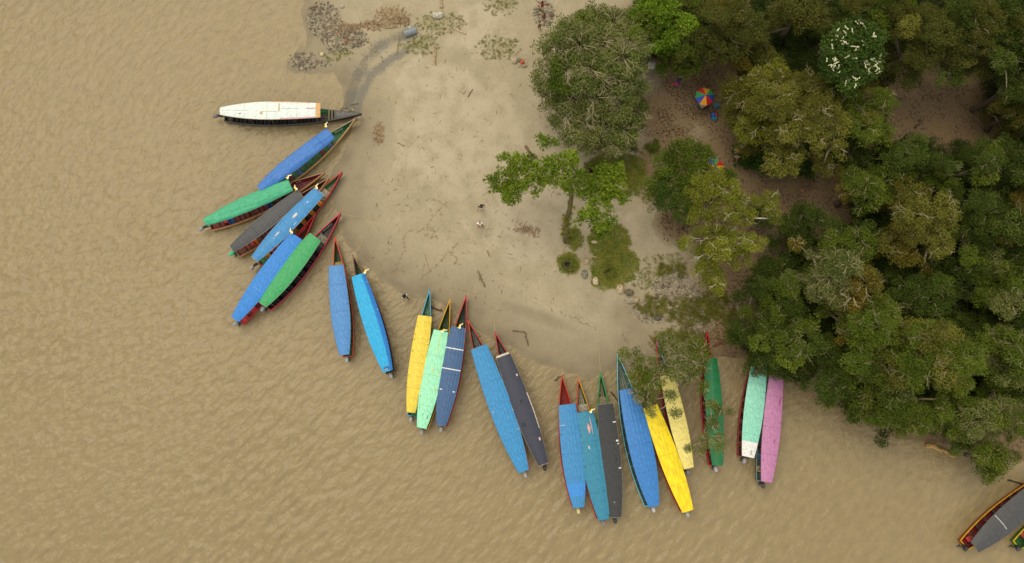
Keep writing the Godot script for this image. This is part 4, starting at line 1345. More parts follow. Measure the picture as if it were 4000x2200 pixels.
func build_details() -> void:
	var r := RandomNumberGenerator.new()
	r.seed = 19
	var vm := StandardMaterial3D.new()
	vm.vertex_color_use_as_albedo = true
	vm.roughness = 0.9
	# grass
	var xf := []
	var cols := []
	for e in GRASS:
		for k in int(e[2] * e[3] * 0.15):
			var a := r.randf() * TAU
			var rho := pow(r.randf(), 0.6) * 1.3
			var p := on(e[0] + cos(a) * rho * e[2], e[1] + sin(a) * rho * e[3])
			var s := r.randf_range(0.35, 1.25)
			xf.append(Transform3D(Basis(Vector3.UP, r.randf() * TAU).scaled(Vector3(s, s * 0.6, s)), p + Vector3(0, 0.02, 0)))
			var t := r.randf()
			cols.append(Color(lerpf(0.16, 0.5, t), lerpf(0.27, 0.46, t), lerpf(0.035, 0.1, t)))
	for e in THIN_GRASS:
		for k in int(e[2] * e[3] * 0.025):
			var a := r.randf() * TAU
			var rho := sqrt(r.randf()) * 1.15
			var p := on(e[0] + cos(a) * rho * e[2], e[1] + sin(a) * rho * e[3])
			var s := r.randf_range(0.3, 0.7)
			xf.append(Transform3D(Basis(Vector3.UP, r.randf() * TAU).scaled(Vector3(s, s * 0.6, s)), p + Vector3(0, 0.02, 0)))
			var t := r.randf()
			cols.append(Color(lerpf(0.19, 0.38, t), lerpf(0.22, 0.34, t), lerpf(0.05, 0.1, t)))
	instanced("grass", "short green grass in patches on the beach and rubble", "grass", clump_meshes[2], leaf_mat, xf, cols)
	var scrub := []
	for e in [[2700, 1215, 110, 50], [2660, 1330, 110, 45], [2540, 1190, 60, 40], [2790, 1190, 50, 60], [2620, 1060, 60, 30], [2850, 1260, 30, 60]]:
		for k in int(e[2] * e[3] / 75.0):
			var a := r.randf() * TAU
			var rho := sqrt(r.randf())
			scrub.append([on(e[0] + cos(a) * rho * e[2], e[1] + sin(a) * rho * e[3]) + Vector3(0, 0.08, 0), r.randf_range(0.12, 0.32)])
	var sc := Node3D.new()
	sc.name = "low_scrub"
	add_child(sc)
	tag(sc, "olive creeping scrub among the stones of the rubble bank", "scrub")
	sc.set_meta("kind", "stuff")
	add_foliage(sc, "leaves", scrub, [[0.15, 0.165, 0.03], [0.27, 0.25, 0.05], 2, 0.7, 0.0, ""], r, 1.0, [], false)
	# fallen leaves on the forest floor
	xf = []
	cols = []
	for k in 3600:
		var e: Array = LITTER_SHADE[r.randi() % LITTER_SHADE.size()]
		var a := r.randf() * TAU
		var rho := sqrt(r.randf())
		var u: float = e[0] + cos(a) * rho * e[2]
		var v: float = e[1] + sin(a) * rho * e[3]
		var p := on(u, v)
		if shore_d(p.x, p.z) < 0.8 or absf(p.x) > 50.0 or lumps.get_noise_2d(p.x * 0.8, p.z * 0.8) < -0.08:
			continue
		var s := r.randf_range(0.5, 1.2)
		xf.append(Transform3D(Basis(Vector3.UP, r.randf() * TAU).scaled(Vector3(s, s * 0.3, s)), p + Vector3(0, 0.015, 0)))
		var t := r.randf()
		cols.append(Color(lerpf(0.05, 0.14, t), lerpf(0.03, 0.085, t), lerpf(0.018, 0.04, t)))
	instanced("fallen_leaves", "brown fallen leaves scattered over the forest floor", "leaves", clump_meshes[3], leaf_mat, xf, cols)
	# pebbles
	var stones := []
	for k in 5:
		stones.append(stone_mesh(100 + k))
	xf = []
	cols = []
	var big := []
	for e in GRAVEL:
		for k in int(e[2] * e[3] * 0.075):
			var a := r.randf() * TAU
			var rho := pow(r.randf(), 0.62) * 1.1
			var u: float = e[0] + cos(a) * rho * e[2]
			var v: float = e[1] + sin(a) * rho * e[3]
			var p := on(u, v)
			if p.y < -0.06:
				continue
			p.y = maxf(p.y, -0.03)
			var s := r.randf_range(0.07, 0.20) * (1.0 if r.randf() < 0.86 else r.randf_range(1.5, 2.4))
			var g := r.randf_range(0.09, 0.32)
			if u > 2400:
				g += 0.04
			else:
				g *= 0.8
			var c := Color(g * 1.14, g * 0.95, g * 0.68)
			if s > 0.25 and big.size() < 170:
				big.append([p, s, g])
				continue
			xf.append(Transform3D(Basis(Vector3.UP, r.randf() * TAU).scaled(Vector3(s, s * 0.8, s * r.randf_range(0.6, 1.0))), p + Vector3(0, s * 0.1, 0)))
			cols.append(c)
	instanced("pebbles", "small grey and tan river pebbles in banks", "pebbles", stones[0], vm, xf, cols)
	var stone_mats := [mat("615848", 0.9), mat("80745e", 0.9), mat("988a70", 0.9), mat("6e5f4a", 0.9)]
	for b in big:
		var near_water: bool = b[0].x < -8.0
		var o := part("cobble", stones[1 + r.randi() % 4], stone_mats[r.randi() % 4], self)
		o.position = b[0] + Vector3(0, b[1] * 0.1, 0)
		o.basis = Basis(Vector3.UP, r.randf() * TAU).scaled(Vector3(b[1], b[1] * 0.8, b[1] * r.randf_range(0.65, 1.0)))
		if near_water:
			tag(o, "grey cobble lying in the pebble bank beside the creek mouth", "stone", "cobbles of the creek-mouth bank")
		elif b[0].z < -25.0:
			tag(o, "pale cobble lying by the bathers at the top edge", "stone", "cobbles near the bathers")
		else:
			tag(o, "tan cobble lying in the rubble between grass and canoes", "stone", "cobbles of the rubble bank")
	# single pale boulders
	for e in [[1712, 61, 34, 20, "d9d2bd", "flat whitish boulder on the sand right of the culvert"], [1336, 25, 13, 11, "c9c2ac", "round pale stone above the pebble bank"], [1257, 213, 11, 11, "e8dcae", "round cream stone beside the pebble bank"], [2008, 236, 16, 20, "cfc0a0", "pale oval stone left of the red ball"], [2047, 258, 16, 10, "b3a684", "tan stone below the red ball"], [2028, 235, 14, 10, "8d8a70", "grey-green stone above the red ball"],
			[2326, 1098, 15, 22, "e6d3ae", "cream upright stone below the grass mound"], [2422, 1130, 19, 27, "d8c39c", "tan oval boulder between grass mound and rubble"], [2460, 1172, 26, 20, "b9ad92", "wide grey boulder in the pair beside the rubble"], [2484, 1172, 20, 17, "c7b48c", "tan boulder, right one of the pair beside the rubble"], [2292, 1021, 15, 16, "cdb58e", "tan rounded stone between stump and grass mound"], [2284, 1072, 16, 22, "9c9680", "grey mossy stone left of the cream upright stone"], [2321, 946, 16, 9, "dcc9a2", "flat cream stone at the left edge of the grass mound"], [2570, 1190, 14, 14, "a3987c", "round grey stone in the rubble, nearest the boulder pair"], [2616, 1203, 16, 13, "b5a68a", "tan stone in the rubble, left of the split log"], [2569, 1243, 18, 13, "6f6a60", "dark grey slab in the rubble"], [2894, 1316, 26, 22, "8f8672", "grey-brown boulder at the dark tree's edge beside the planks"], [2886, 1205, 14, 18, "a49a86", "grey stone at the dark tree's edge, above the boulder"], [2457, 1143, 24, 16, "7f7862", "dark mossy boulder above the pair"], [1601, 110, 9, 9, "e6dfc8", "small white stone on top of the culvert mouth"], [2636, 1330, 12, 11, "c9c2ae", "pale stone by the canoe bow under the branches"], [1353, 161, 8, 8, "c46a44", "small orange stone in the pebble bank"], [2195, 890, 13, 10, "cfc0a2", "pale stone right of the mossy trunk"], [3134, 745, 14, 13, "b98a6c", "pinkish stone alone on the brown forest floor"]]:
		var p := on(e[0], e[1])
		var s := 1.0 / 44.0 * 1.18
		var o := part("boulder", stone_mesh(int(e[0] + e[1])), mat(e[4], 0.9, bark_tex, Vector3(0.6, 0.6, 0.6)), self)
		o.position = p + Vector3(0, 0.05, 0)
		o.scale = Vector3(e[2] * s * 1.4, (e[2] + e[3]) * s * 0.75, e[3] * s * 1.4)
		o.rotation.y = 0.0
		tag(o, e[5], "stone")
	# driftwood: [u0, v0, u1, v1, thickness, colour, label]
	for e in [[1701, 186, 1700, 256, 0.17, "c2a476", "pale straight log with forked roots, pointing down the beach"], [1726, -10, 1726, 34, 0.2, "cdb088", "pale log at the top edge above the whitish boulder"], [1783, 116, 1820, 134, 0.15, "e0cba4", "cream driftwood billet right of the culvert"], [1505, 110, 1548, 106, 0.13, "b59a70", "short tan log left of the culvert"], [1447, 167, 1464, 205, 0.1, "c8ad7c", "straight tan stick standing out beside the creek"], [1440, 100, 1460, 114, 0.1, "d2b98c", "short stick in the rusty debris left of the culvert"], [2050, 573, 2100, 625, 0.22, "8f7656", "grey-brown plank log above the lone tree's crown"],
			[2590, 1385, 2532, 1312, 0.12, "a98262", "long reddish pole leaning down to the pale blue bow"], [2788, 1354, 2850, 1334, 0.2, "8a4f38", "red-brown plank beside the red bow"], [2792, 1344, 2838, 1328, 0.12, "9a5f45", "upper thin plank beside the red bow"], [2778, 1240, 2783, 1262, 0.13, "d0b07c", "short cream billet in the rusty debris"], [2694, 1358, 2726, 1305, 0.12, "a39670", "pale pole leaning among the overhanging branches"], [3615, 1735, 3725, 1785, 0.42, "cda565", "split golden log lying in the water under the forest"], [2655, 1212, 2690, 1232, 0.3, "8a7250", "split brown log in the rubble"], [1685, 1199, 1727, 1216, 0.16, "6a5038", "dark plank between the golden yellow and mint canoes"], [2164, 1486, 2198, 1466, 0.12, "6f5a44", "dark stake at the red bow"], [2003, 1292, 2050, 1300, 0.1, "7a6a50", "thin brown stick above the navy canoe"], [2052, 1300, 2064, 1352, 0.12, "8a765a", "brown stick pointing down at the waterline"], [2386, 1530, 2418, 1575, 0.12, "5a4a38", "dark stick in the water beside the black canoe"], [1265, 735, 1240, 752, 0.15, "8a7a60", "grey stake between the maroon and brown bows"], [1270, 896, 1300, 880, 0.14, "6f5440", "crooked brown stick beside the crimson bow"], [2525, 1090, 2556, 1062, 0.09, "cbb894", "pale bent stick on the sand above the rubble"], [2493, 1100, 2507, 1104, 0.1, "e6d8b4", "short cream stick beside the rubble"], [2313, 998, 2330, 1008, 0.12, "d8c096", "short tan billet left of the grass mound"], [2175, 760, 2190, 759, 0.1, "c9a884", "short stick under the lone tree's left limb"], [1560, 150, 1550, 215, 0.09, "a89a74", "crooked branch hanging below the culvert mouth"], [1490, 220, 1496, 245, 0.08, "b3a078", "short stick at the creek side"], [1828, 380, 1846, 350, 0.08, "6f4f38", "dark forked twig on the open sand"], [1550, 558, 1580, 570, 0.08, "a88a64", "thin stick on the pale sand streak"], [1838, 940, 1858, 954, 0.13, "d8c6a2", "cream billet below the person in white"], [1902, 980, 1912, 1000, 0.1, "b39468", "small tan stick right of the cream billet"], [1658, 994, 1678, 1062, 0.05, "c4a878", "long thin straw-coloured stick on the sand"], [1661, 990, 1703, 1014, 0.05, "d2bd92", "curved thin straw-coloured stick on the sand"], [1640, 1100, 1664, 1118, 0.07, "cdb68e", "thin pale stick above the golden yellow bow"], [1865, 1060, 1896, 1122, 0.16, "9a8264", "weathered brown log below the beach walkers"], [3570, 500, 3600, 475, 0.2, "6f6048", "dark forked branch on the brown clearing"], [3030, 670, 3066, 664, 0.1, "cfc4b0", "white bare branch below the dark broad-leaved bush"], [4010, 1895, 3930, 1875, 0.16, "3a2c1e", "dark root running along the bank at the right edge"], [2720, 1150, 2740, 1140, 0.1, "b5a67c", "pale stick at the foot of the pale-limbed tree"], [1370, 410, 1400, 405, 0.07, "5f5846", "dark twig in the creek mouth"]]:
		driftwood(e, r)
	for k in 46:
		var u := r.randf_range(1440, 2200)
		var v := r.randf_range(520, 1180)
		if v > 0.55 * (u - 1440) + 1080:
			continue
		var a := r.randf() * TAU
		var l := r.randf_range(5, 15)
		driftwood([u, v, u + cos(a) * l, v + sin(a) * l, r.randf_range(0.03, 0.06), ["a98a62", "c9b088", "8a6c4c", "d9c6a0"][r.randi() % 4], "small driftwood stick lying on the open sand", "loose sticks on the open sand"], r)
	# fine woody debris
	var st := st_new()
	tube(st, [Vector3(-0.5, 0, 0), Vector3(0.1, 0.02, 0.06), Vector3(0.5, 0, -0.02)], [0.05, 0.06, 0.035], 4)
	var chip := done(st)
	xf = []
	cols = []
	for k in 1000:
		var u := 0.0
		var v := 0.0
		if r.randf() < 0.72:
			var e: Array = RUST[r.randi() % RUST.size()]
			var a := r.randf() * TAU
			var rho := sqrt(r.randf())
			u = e[0] + cos(a) * rho * e[2]
			v = e[1] + sin(a) * rho * e[3]
		else:
			u = r.randf_range(1420, 2350)
			v = r.randf_range(200, 1250)
		var p := on(u, v)
		if shore_d(p.x, p.z) < 0.5 or p.x > 24.0:
			continue
		var s := r.randf_range(0.12, 0.45)
		xf.append(Transform3D(Basis(Vector3.UP, r.randf() * TAU).scaled(Vector3(s, 0.45, 0.35)), p + Vector3(0, 0.012, 0)))
		var t := r.randf()
		cols.append(Color(lerpf(0.17, 0.5, t), lerpf(0.1, 0.37, t), lerpf(0.05, 0.23, t)))
	instanced("woody_debris", "small chips and sticks of driftwood strewn over the sand", "driftwood", chip, vm, xf, cols)
	# stumps
	stump(on(2216, 1036), 0.42, 0.6, "hollow mossy stump open at the top below the lone tree", r)
	stump(on(2375, 1062), 0.36, 0.4, "broken root stump in the lower end of the grass mound", r)
	stump(on(2310, 680), 0.4, 1.1, "grey-brown upright stump at the edge of the upper grass patch", r)

func driftwood(e: Array, r: RandomNumberGenerator) -> void:
	var a := on(e[0], e[1])
	var b := on(e[2], e[3])
	var foot := (a + b) * 0.5
	var rad: float = e[4] * 0.5
	var st := st_new()
	var pts := []
	var radii := []
	for k in 6:
		var t := k / 5.0
		var p := a.lerp(b, t)
		p.y = maxf(ground_y(p.x, p.z), 0.0) + rad * 0.75
		p += Vector3(r.randfn(0, 0.06), 0, r.randfn(0, 0.06)) * minf(1.0, rad * 8.0)
		pts.append(p - foot)
		radii.append(rad * (1.1 - 0.35 * t) * r.randf_range(0.85, 1.12))
	tube(st, pts, radii, 7)
	if e[4] > 0.07:
		for k in 2:
			var i := r.randi_range(1, 4)
			var d: Vector3 = (pts[i] - pts[0]).normalized().rotated(Vector3.UP, r.randf_range(0.5, 1.1) * (1 if k == 0 else -1))
			tube(st, [pts[i], pts[i] + d * rad * r.randf_range(2.0, 4.0)], [rad * 0.5, rad * 0.2], 5)
	var o := part("driftwood", done(st), wood(e[5]), self)
	o.position = foot
	tag(o, e[6], "driftwood", e[7] if e.size() > 7 else "driftwood on the beach")

func stump(p: Vector3, rad: float, high: float, label: String, r: RandomNumberGenerator) -> void:
	var root := thing("stump", label, "stump", p)
	var st := st_new()
	var loops := []
	for prof in [[1.3, -0.1], [1.05, 0.25 * high], [0.95, 0.7 * high], [0.98, high], [0.72, high - 0.02], [0.62, 0.45 * high], [0.5, 0.12 * high]]:
		var l := []
		for k in 14:
			var a := TAU * k / 14.0
			var f := 1.0 + 0.12 * sin(a * 3.0 + rad * 9.0) + 0.08 * sin(a * 7.0)
			l.append(Vector3(cos(a) * prof[0] * rad * f, prof[1] + (0.12 * sin(a * 4.0 + 1.0) * high if prof[1] > 0.8 * high else 0.0), sin(a) * prof[0] * rad * f))
		loops.append(l)
	loft(st, loops)
	part("bark_shell", done(st), wood("5f5238"), root)
	var moss := []
	for k in 40:
		var a := r.randf_range(-2.6, 2.0)
		moss.append([Vector3(cos(a) * rad * 1.1, r.randf_range(0.1, high), sin(a) * rad * 1.1), 0.14])
	add_foliage(root, "moss", moss, [[0.14, 0.19, 0.03], [0.24, 0.26, 0.05], 2, 2.5, 0.0, ""], r, 1.0)

# ---------------------------------------------------------------- people
func net(st: SurfaceTool, bones: Array, cell: float) -> void:
	# bones: [a, b, ra, rb, colour]; one smooth skin round all of them, as surface nets
	var lo := Vector3(1e9, 1e9, 1e9)
	var hi := -lo
	for b in bones:
		var m: float = maxf(b[2], b[3]) + cell * 2.0
		for p in [b[0], b[1]]:
			lo = lo.min(p - Vector3.ONE * m)
			hi = hi.max(p + Vector3.ONE * m)
	var nx := int((hi.x - lo.x) / cell) + 2
	var ny := int((hi.y - lo.y) / cell) + 2
	var nz := int((hi.z - lo.z) / cell) + 2
	var f := PackedFloat32Array()
	f.resize(nx * ny * nz)
	f.fill(9.0)
	for b in bones:
		var a: Vector3 = b[0]
		var e: Vector3 = b[1] - b[0]
		var l2 := maxf(e.length_squared(), 1e-6)
		var m: float = maxf(b[2], b[3]) + cell * 2.5
		var p0: Vector3 = (a.min(b[1]) - Vector3.ONE * m - lo) / cell
		var p1: Vector3 = (a.max(b[1]) + Vector3.ONE * m - lo) / cell
		for k in range(maxi(0, int(p0.z)), mini(nz, int(p1.z) + 1)):
			for j in range(maxi(0, int(p0.y)), mini(ny, int(p1.y) + 1)):
				for i in range(maxi(0, int(p0.x)), mini(nx, int(p1.x) + 1)):
					var p := lo + Vector3(i, j, k) * cell
					var t := clampf((p - a).dot(e) / l2, 0.0, 1.0)
					var d: float = (a + e * t).distance_to(p) - lerpf(b[2], b[3], t)
					var n := i + nx * (j + ny * k)
					var o := f[n]
					var w := cell * 0.9
					var h := maxf(w - absf(o - d), 0.0) / w
					f[n] = minf(o, d) - h * h * w * 0.25
	var at := {}
	var corner := [Vector3i(0, 0, 0), Vector3i(1, 0, 0), Vector3i(0, 1, 0), Vector3i(1, 1, 0), Vector3i(0, 0, 1), Vector3i(1, 0, 1), Vector3i(0, 1, 1), Vector3i(1, 1, 1)]
	var edges := [[0, 1], [2, 3], [4, 5], [6, 7], [0, 2], [1, 3], [4, 6], [5, 7], [0, 4], [1, 5], [2, 6], [3, 7]]
	for k in nz - 1:
		for j in ny - 1:
			for i in nx - 1:
				var base := i + nx * (j + ny * k)
				var inside := 0
				var vals := []
				for c in corner:
					var v := f[base + c.x + nx * (c.y + ny * c.z)]
					vals.append(v)
					if v < 0.0:
						inside += 1
				if inside == 0 or inside == 8:
					continue
				var sum := Vector3.ZERO
				var cnt := 0
				for e in edges:
					var va: float = vals[e[0]]
					var vb: float = vals[e[1]]
					if (va < 0.0) != (vb < 0.0):
						sum += Vector3(corner[e[0]]).lerp(Vector3(corner[e[1]]), va / (va - vb))
						cnt += 1
				var p := lo + (Vector3(i, j, k) + sum / cnt) * cell
				var best := 1e9
				var col := Color.WHITE
				for b in bones:
					var ab: Vector3 = b[1] - b[0]
					var t := clampf((p - b[0]).dot(ab) / maxf(ab.length_squared(), 1e-6), 0.0, 1.0)
					var d: float = (b[0] + ab * t).distance_to(p) - lerpf(b[2], b[3], t)
					if d < best:
						best = d
						col = b[4]
				at[base] = [p, col]
	var step := [1, nx, nx * ny]
	for base in at.keys():
		var k: int = base / (nx * ny)
		var j: int = (base / nx) % ny
		var i: int = base % nx
		var idx3 := [i, j, k]
		for ax in 3:
			var o1: int = (ax + 1) % 3
			var o2: int = (ax + 2) % 3
			if idx3[o1] == 0 or idx3[o2] == 0:
				continue
			var v0 := f[base]
			var v1 := f[base + step[ax]]
			if (v0 < 0.0) == (v1 < 0.0):
				continue
			var q := [base, base - step[o1], base - step[o1] - step[o2], base - step[o2]]
			if v0 >= 0.0:
				q.reverse()
			var good := true
			for n in q:
				if not at.has(n):
					good = false
			if not good:
				continue
			for n in [q[0], q[2], q[1], q[0], q[3], q[2]]:
				st.set_color(at[n][1])
				st.add_vertex(at[n][0])

func lin(hex: String) -> Color:
	return Color(hex).srgb_to_linear()

func person(label: String, at: Vector3, turn: float, high: float, pose: String, skin: String, top: String, bottom: String, hair: String, hat := "") -> Node3D:
	# facing +x before turning; a standing figure 1.7 high scaled to its height
	var root := thing("person", label, "person", at, turn, "")
	var s := lin(skin)
	var t := lin(top)
	var b := lin(bottom)
	var shoe := lin(skin)
	var hipc := Vector3(0, 0.92, 0)
	var chest := Vector3(0.02, 1.28, 0)
	var neck := Vector3(0.02, 1.46, 0)
	var knee := [Vector3(0.03, 0.48, -0.11), Vector3(0.03, 0.48, 0.11)]
	var foot := [Vector3(-0.02, 0.07, -0.12), Vector3(-0.02, 0.07, 0.12)]
	var elbow := [Vector3(-0.03, 1.12, -0.27), Vector3(-0.03, 1.12, 0.27)]
	var hand := [Vector3(0.08, 0.88, -0.27), Vector3(0.08, 0.88, 0.27)]
	if pose == "walk":
		knee = [Vector3(0.16, 0.5, -0.1), Vector3(-0.02, 0.48, 0.1)]
		foot = [Vector3(0.2, 0.07, -0.1), Vector3(-0.26, 0.1, 0.1)]
		hand = [Vector3(-0.1, 0.92, -0.28), Vector3(0.22, 0.95, 0.28)]
	elif pose == "arms_out":
		elbow = [Vector3(0.02, 1.4, -0.45), Vector3(0.02, 1.4, 0.45)]
		hand = [Vector3(0.12, 1.44, -0.68), Vector3(0.12, 1.44, 0.66)]
	elif pose == "run":
		hipc = Vector3(0.05, 0.88, 0)
		chest = Vector3(0.16, 1.22, 0)
		neck = Vector3(0.24, 1.4, 0)
		knee = [Vector3(0.28, 0.58, -0.1), Vector3(0.02, 0.45, 0.1)]
		foot = [Vector3(0.16, 0.14, -0.1), Vector3(-0.4, 0.42, 0.1)]
		elbow = [Vector3(-0.02, 1.08, -0.28), Vector3(0.2, 1.05, 0.28)]
		hand = [Vector3(0.2, 1.0, -0.26), Vector3(0.4, 1.15, 0.2)]
	elif pose == "hold":
		hand = [Vector3(0.28, 1.08, -0.08), Vector3(0.28, 1.08, 0.08)]
		knee = [Vector3(0.06, 0.48, -0.15), Vector3(0.06, 0.48, 0.15)]
		foot = [Vector3(0.0, 0.07, -0.2), Vector3(0.0, 0.07, 0.2)]
	var head := neck + Vector3(0.03, 0.15, 0)
	var k := high / 1.7
	var bones := [[hipc + Vector3(0, 0, -0.07), hipc + Vector3(0, 0, 0.07), 0.125, 0.125, b], [hipc, chest, 0.13, 0.145, t], [chest + Vector3(0, 0.07, -0.12), chest + Vector3(0, 0.07, 0.12), 0.085, 0.085, t], [chest, neck, 0.09, 0.055, s], [neck, head, 0.052, 0.06, s]]
	for i in 2:
		var sd := -1.0 if i == 0 else 1.0
		var hip := hipc + Vector3(0, -0.04, 0.09 * sd)
		var sh := chest + Vector3(0, 0.08, 0.19 * sd)
		bones.append([hip, knee[i], 0.09, 0.062, b])
		bones.append([knee[i], foot[i], 0.06, 0.04, b if pose == "run" else s])
		bones.append([foot[i] + Vector3(-0.04, -0.03, 0), foot[i] + Vector3(0.15, -0.035, 0.02 * sd), 0.04, 0.035, shoe])
		bones.append([sh, elbow[i], 0.06, 0.045, t])
		bones.append([elbow[i], hand[i], 0.043, 0.03, s])
	for q in bones:
		q[0] *= k
		q[1] *= k
		q[2] *= k
		q[3] *= k
	var st := st_new()
	st.set_smooth_group(0)
	net(st, bones, 0.036 * k)
	# the head on a finer grid: skull, jaw, nose, ears, eyes, mouth
	var dark := lin("2a1c14")
	var hb := [[head + Vector3(-0.01, 0.02, 0), head + Vector3(0.0, 0.05, 0), 0.09, 0.088, s], [head + Vector3(0.035, -0.05, 0), head + Vector3(0.03, 0.0, 0), 0.055, 0.07, s], [head + Vector3(0.1, 0.0, 0), head + Vector3(0.085, 0.03, 0), 0.016, 0.01, s]]
	for sd in [-1.0, 1.0]:
		hb.append([head + Vector3(-0.01, -0.01, 0.092 * sd), head + Vector3(-0.012, 0.03, 0.096 * sd), 0.014, 0.016, s])
		hb.append([head + Vector3(0.082, 0.032, 0.034 * sd), head + Vector3(0.083, 0.032, 0.036 * sd), 0.011, 0.011, dark])
	hb.append([head + Vector3(0.088, -0.045, -0.02), head + Vector3(0.088, -0.045, 0.02), 0.008, 0.008, lin("8a4a40")])
	for q in hb:
		q[0] *= k
		q[1] *= k
		q[2] *= k
		q[3] *= k
	net(st, hb, 0.014 * k)
	# hands: palm and five fingers
	for i in 2:
		var d: Vector3 = (hand[i] - elbow[i]).normalized()
		var w := d.cross(Vector3.UP).normalized()
		if w.length() < 0.5:
			w = Vector3.RIGHT
		st.set_color(s)
		tube(st, [hand[i] * k, (hand[i] + d * 0.08) * k], [0.03 * k, 0.036 * k], 7)
		for fi in 4:
			var root_p: Vector3 = hand[i] + d * 0.075 + w * (fi - 1.5) * 0.019
			var l: float = [0.06, 0.075, 0.07, 0.055][fi]
			var mid := root_p + d * l * 0.6
			tube(st, [root_p * k, mid * k, (mid + (d + Vector3.DOWN * 0.7).normalized() * l * 0.5) * k], [0.009 * k, 0.0085 * k, 0.006 * k], 5)
		var th: Vector3 = hand[i] + d * 0.025 - w * 0.03
		tube(st, [th * k, (th + (d - w).normalized() * 0.04) * k, (th + (d - w * 0.6).normalized() * 0.07) * k], [0.011 * k, 0.01 * k, 0.007 * k], 5)
	var vm := StandardMaterial3D.new()
	vm.vertex_color_use_as_albedo = true
	vm.roughness = 0.75
	part("body", done(st), vm, root)
	st = st_new()
	st.set_smooth_group(0)
	var hc := lin(hair)
	var hs := [[head + Vector3(-0.03, 0.04, 0), head + Vector3(-0.005, 0.075, 0), 0.095, 0.09, hc], [head + Vector3(-0.06, -0.03, 0), head + Vector3(-0.04, 0.04, 0), 0.06, 0.085, hc]]
	for q in hs:
		q[0] *= k
		q[1] *= k
		q[2] *= k
		q[3] *= k
	net(st, hs, 0.018 * k)
	part("hair", done(st), mat(hair, 0.8), root)
	if hat != "":
		st = st_new()
		lathe(st, (head + Vector3(0.0, 0.075, 0)) * k, [[0.19 * k, -0.005], [0.195 * k, 0.01], [0.115 * k, 0.02], [0.105 * k, 0.09], [0.05 * k, 0.12]], 14)
		part("hat", done(st), mat(hat, 0.85), root)
	return root

# ---------------------------------------------------------------- beach things
func umbrella(label: String, foot: Vector3, radius: float, high: float, hexes: Array, turn: float, lean: Vector3) -> void:
	var root := thing("umbrella", label, "umbrella", foot, turn)
	root.rotation = Vector3(lean.x, turn, lean.z)
	var st := st_new()
	tube(st, [Vector3(0, -0.15, 0), Vector3(0, high + 0.12, 0)], [0.025, 0.02], 8)
	part("pole", done(st), mat("b8b4a8", 0.5), root)
	for k in 8:
		st = st_new()
		st.set_smooth_group(0)
		var a0 := TAU * k / 8.0
		var a1 := TAU * (k + 1) / 8.0
		for i in 6:
			var e := []
			for f in [i / 6.0, (i + 1) / 6.0]:
				var y := high - 0.42 * radius * pow(f, 1.5)
				for a in [a0, (a0 + a1) * 0.5, a1]:
					var sag: float = 0.05 * f * (1.0 if a != a0 and a != a1 else 0.0)
					e.append(Vector3(cos(a) * radius * f * (1.0 - sag), y - sag * 0.6, sin(a) * radius * f * (1.0 - sag)))
			for q in 2:
				quad(st, e[q], e[q + 1], e[q + 4], e[q + 3])
				quad(st, e[q] + Vector3.DOWN * 0.008, e[q + 3] + Vector3.DOWN * 0.008, e[q + 4] + Vector3.DOWN * 0.008, e[q + 1] + Vector3.DOWN * 0.008)
		part("panel", done(st), mat(hexes[k % hexes.size()], 0.7), root)
		st = st_new()
		tube(st, [Vector3(0, high - 0.02, 0), Vector3(cos(a0) * radius * 0.5, high - 0.42 * radius * 0.354 - 0.02, sin(a0) * radius * 0.5), Vector3(cos(a0) * radius, high - 0.42 * radius - 0.02, sin(a0) * radius)], [0.008, 0.007, 0.006], 4)
		part("rib", done(st), mat("8f8f8f", 0.4, null, Vector3.ONE, 0.6), root)
	st = st_new()
	lathe(st, Vector3(0, high, 0), [[0.05, -0.02], [0.04, 0.05], [0.015, 0.1]], 8)
	part("cap", done(st), mat("b03030", 0.6), root)

func stool(label: String, foot: Vector3, turn: float, hex: String) -> void:
	var root := thing("plastic_stool", label, "stool", foot, turn)
	var st := st_new()
	for k in 4:
		var d := Vector3(1, 0, 0).rotated(Vector3.UP, k * PI / 2)
		box(st, Vector3(0, 0.44, 0) + d * 0.12, Vector3(0.10, 0.035, 0.30), Basis(Vector3.UP, k * PI / 2), 0.012)
	part("seat", done(st), mat(hex, 0.4), root)
	for k in 4:
		var a := PI / 4 + k * PI / 2
		st = st_new()
		tube(st, [Vector3(cos(a) * 0.19, 0.43, sin(a) * 0.19), Vector3(cos(a) * 0.28, 0.0, sin(a) * 0.28)], [0.04, 0.03], 6)
		part("leg", done(st), mat(hex, 0.4), root)
	st = st_new()
	for k in 4:
		var a := PI / 4 + k * PI / 2
		var b := a + PI / 2
		tube(st, [Vector3(cos(a) * 0.23, 0.22, sin(a) * 0.23), Vector3(cos(b) * 0.23, 0.22, sin(b) * 0.23)], [0.018, 0.018], 5)
	part("stretcher", done(st), mat(hex, 0.4), root)

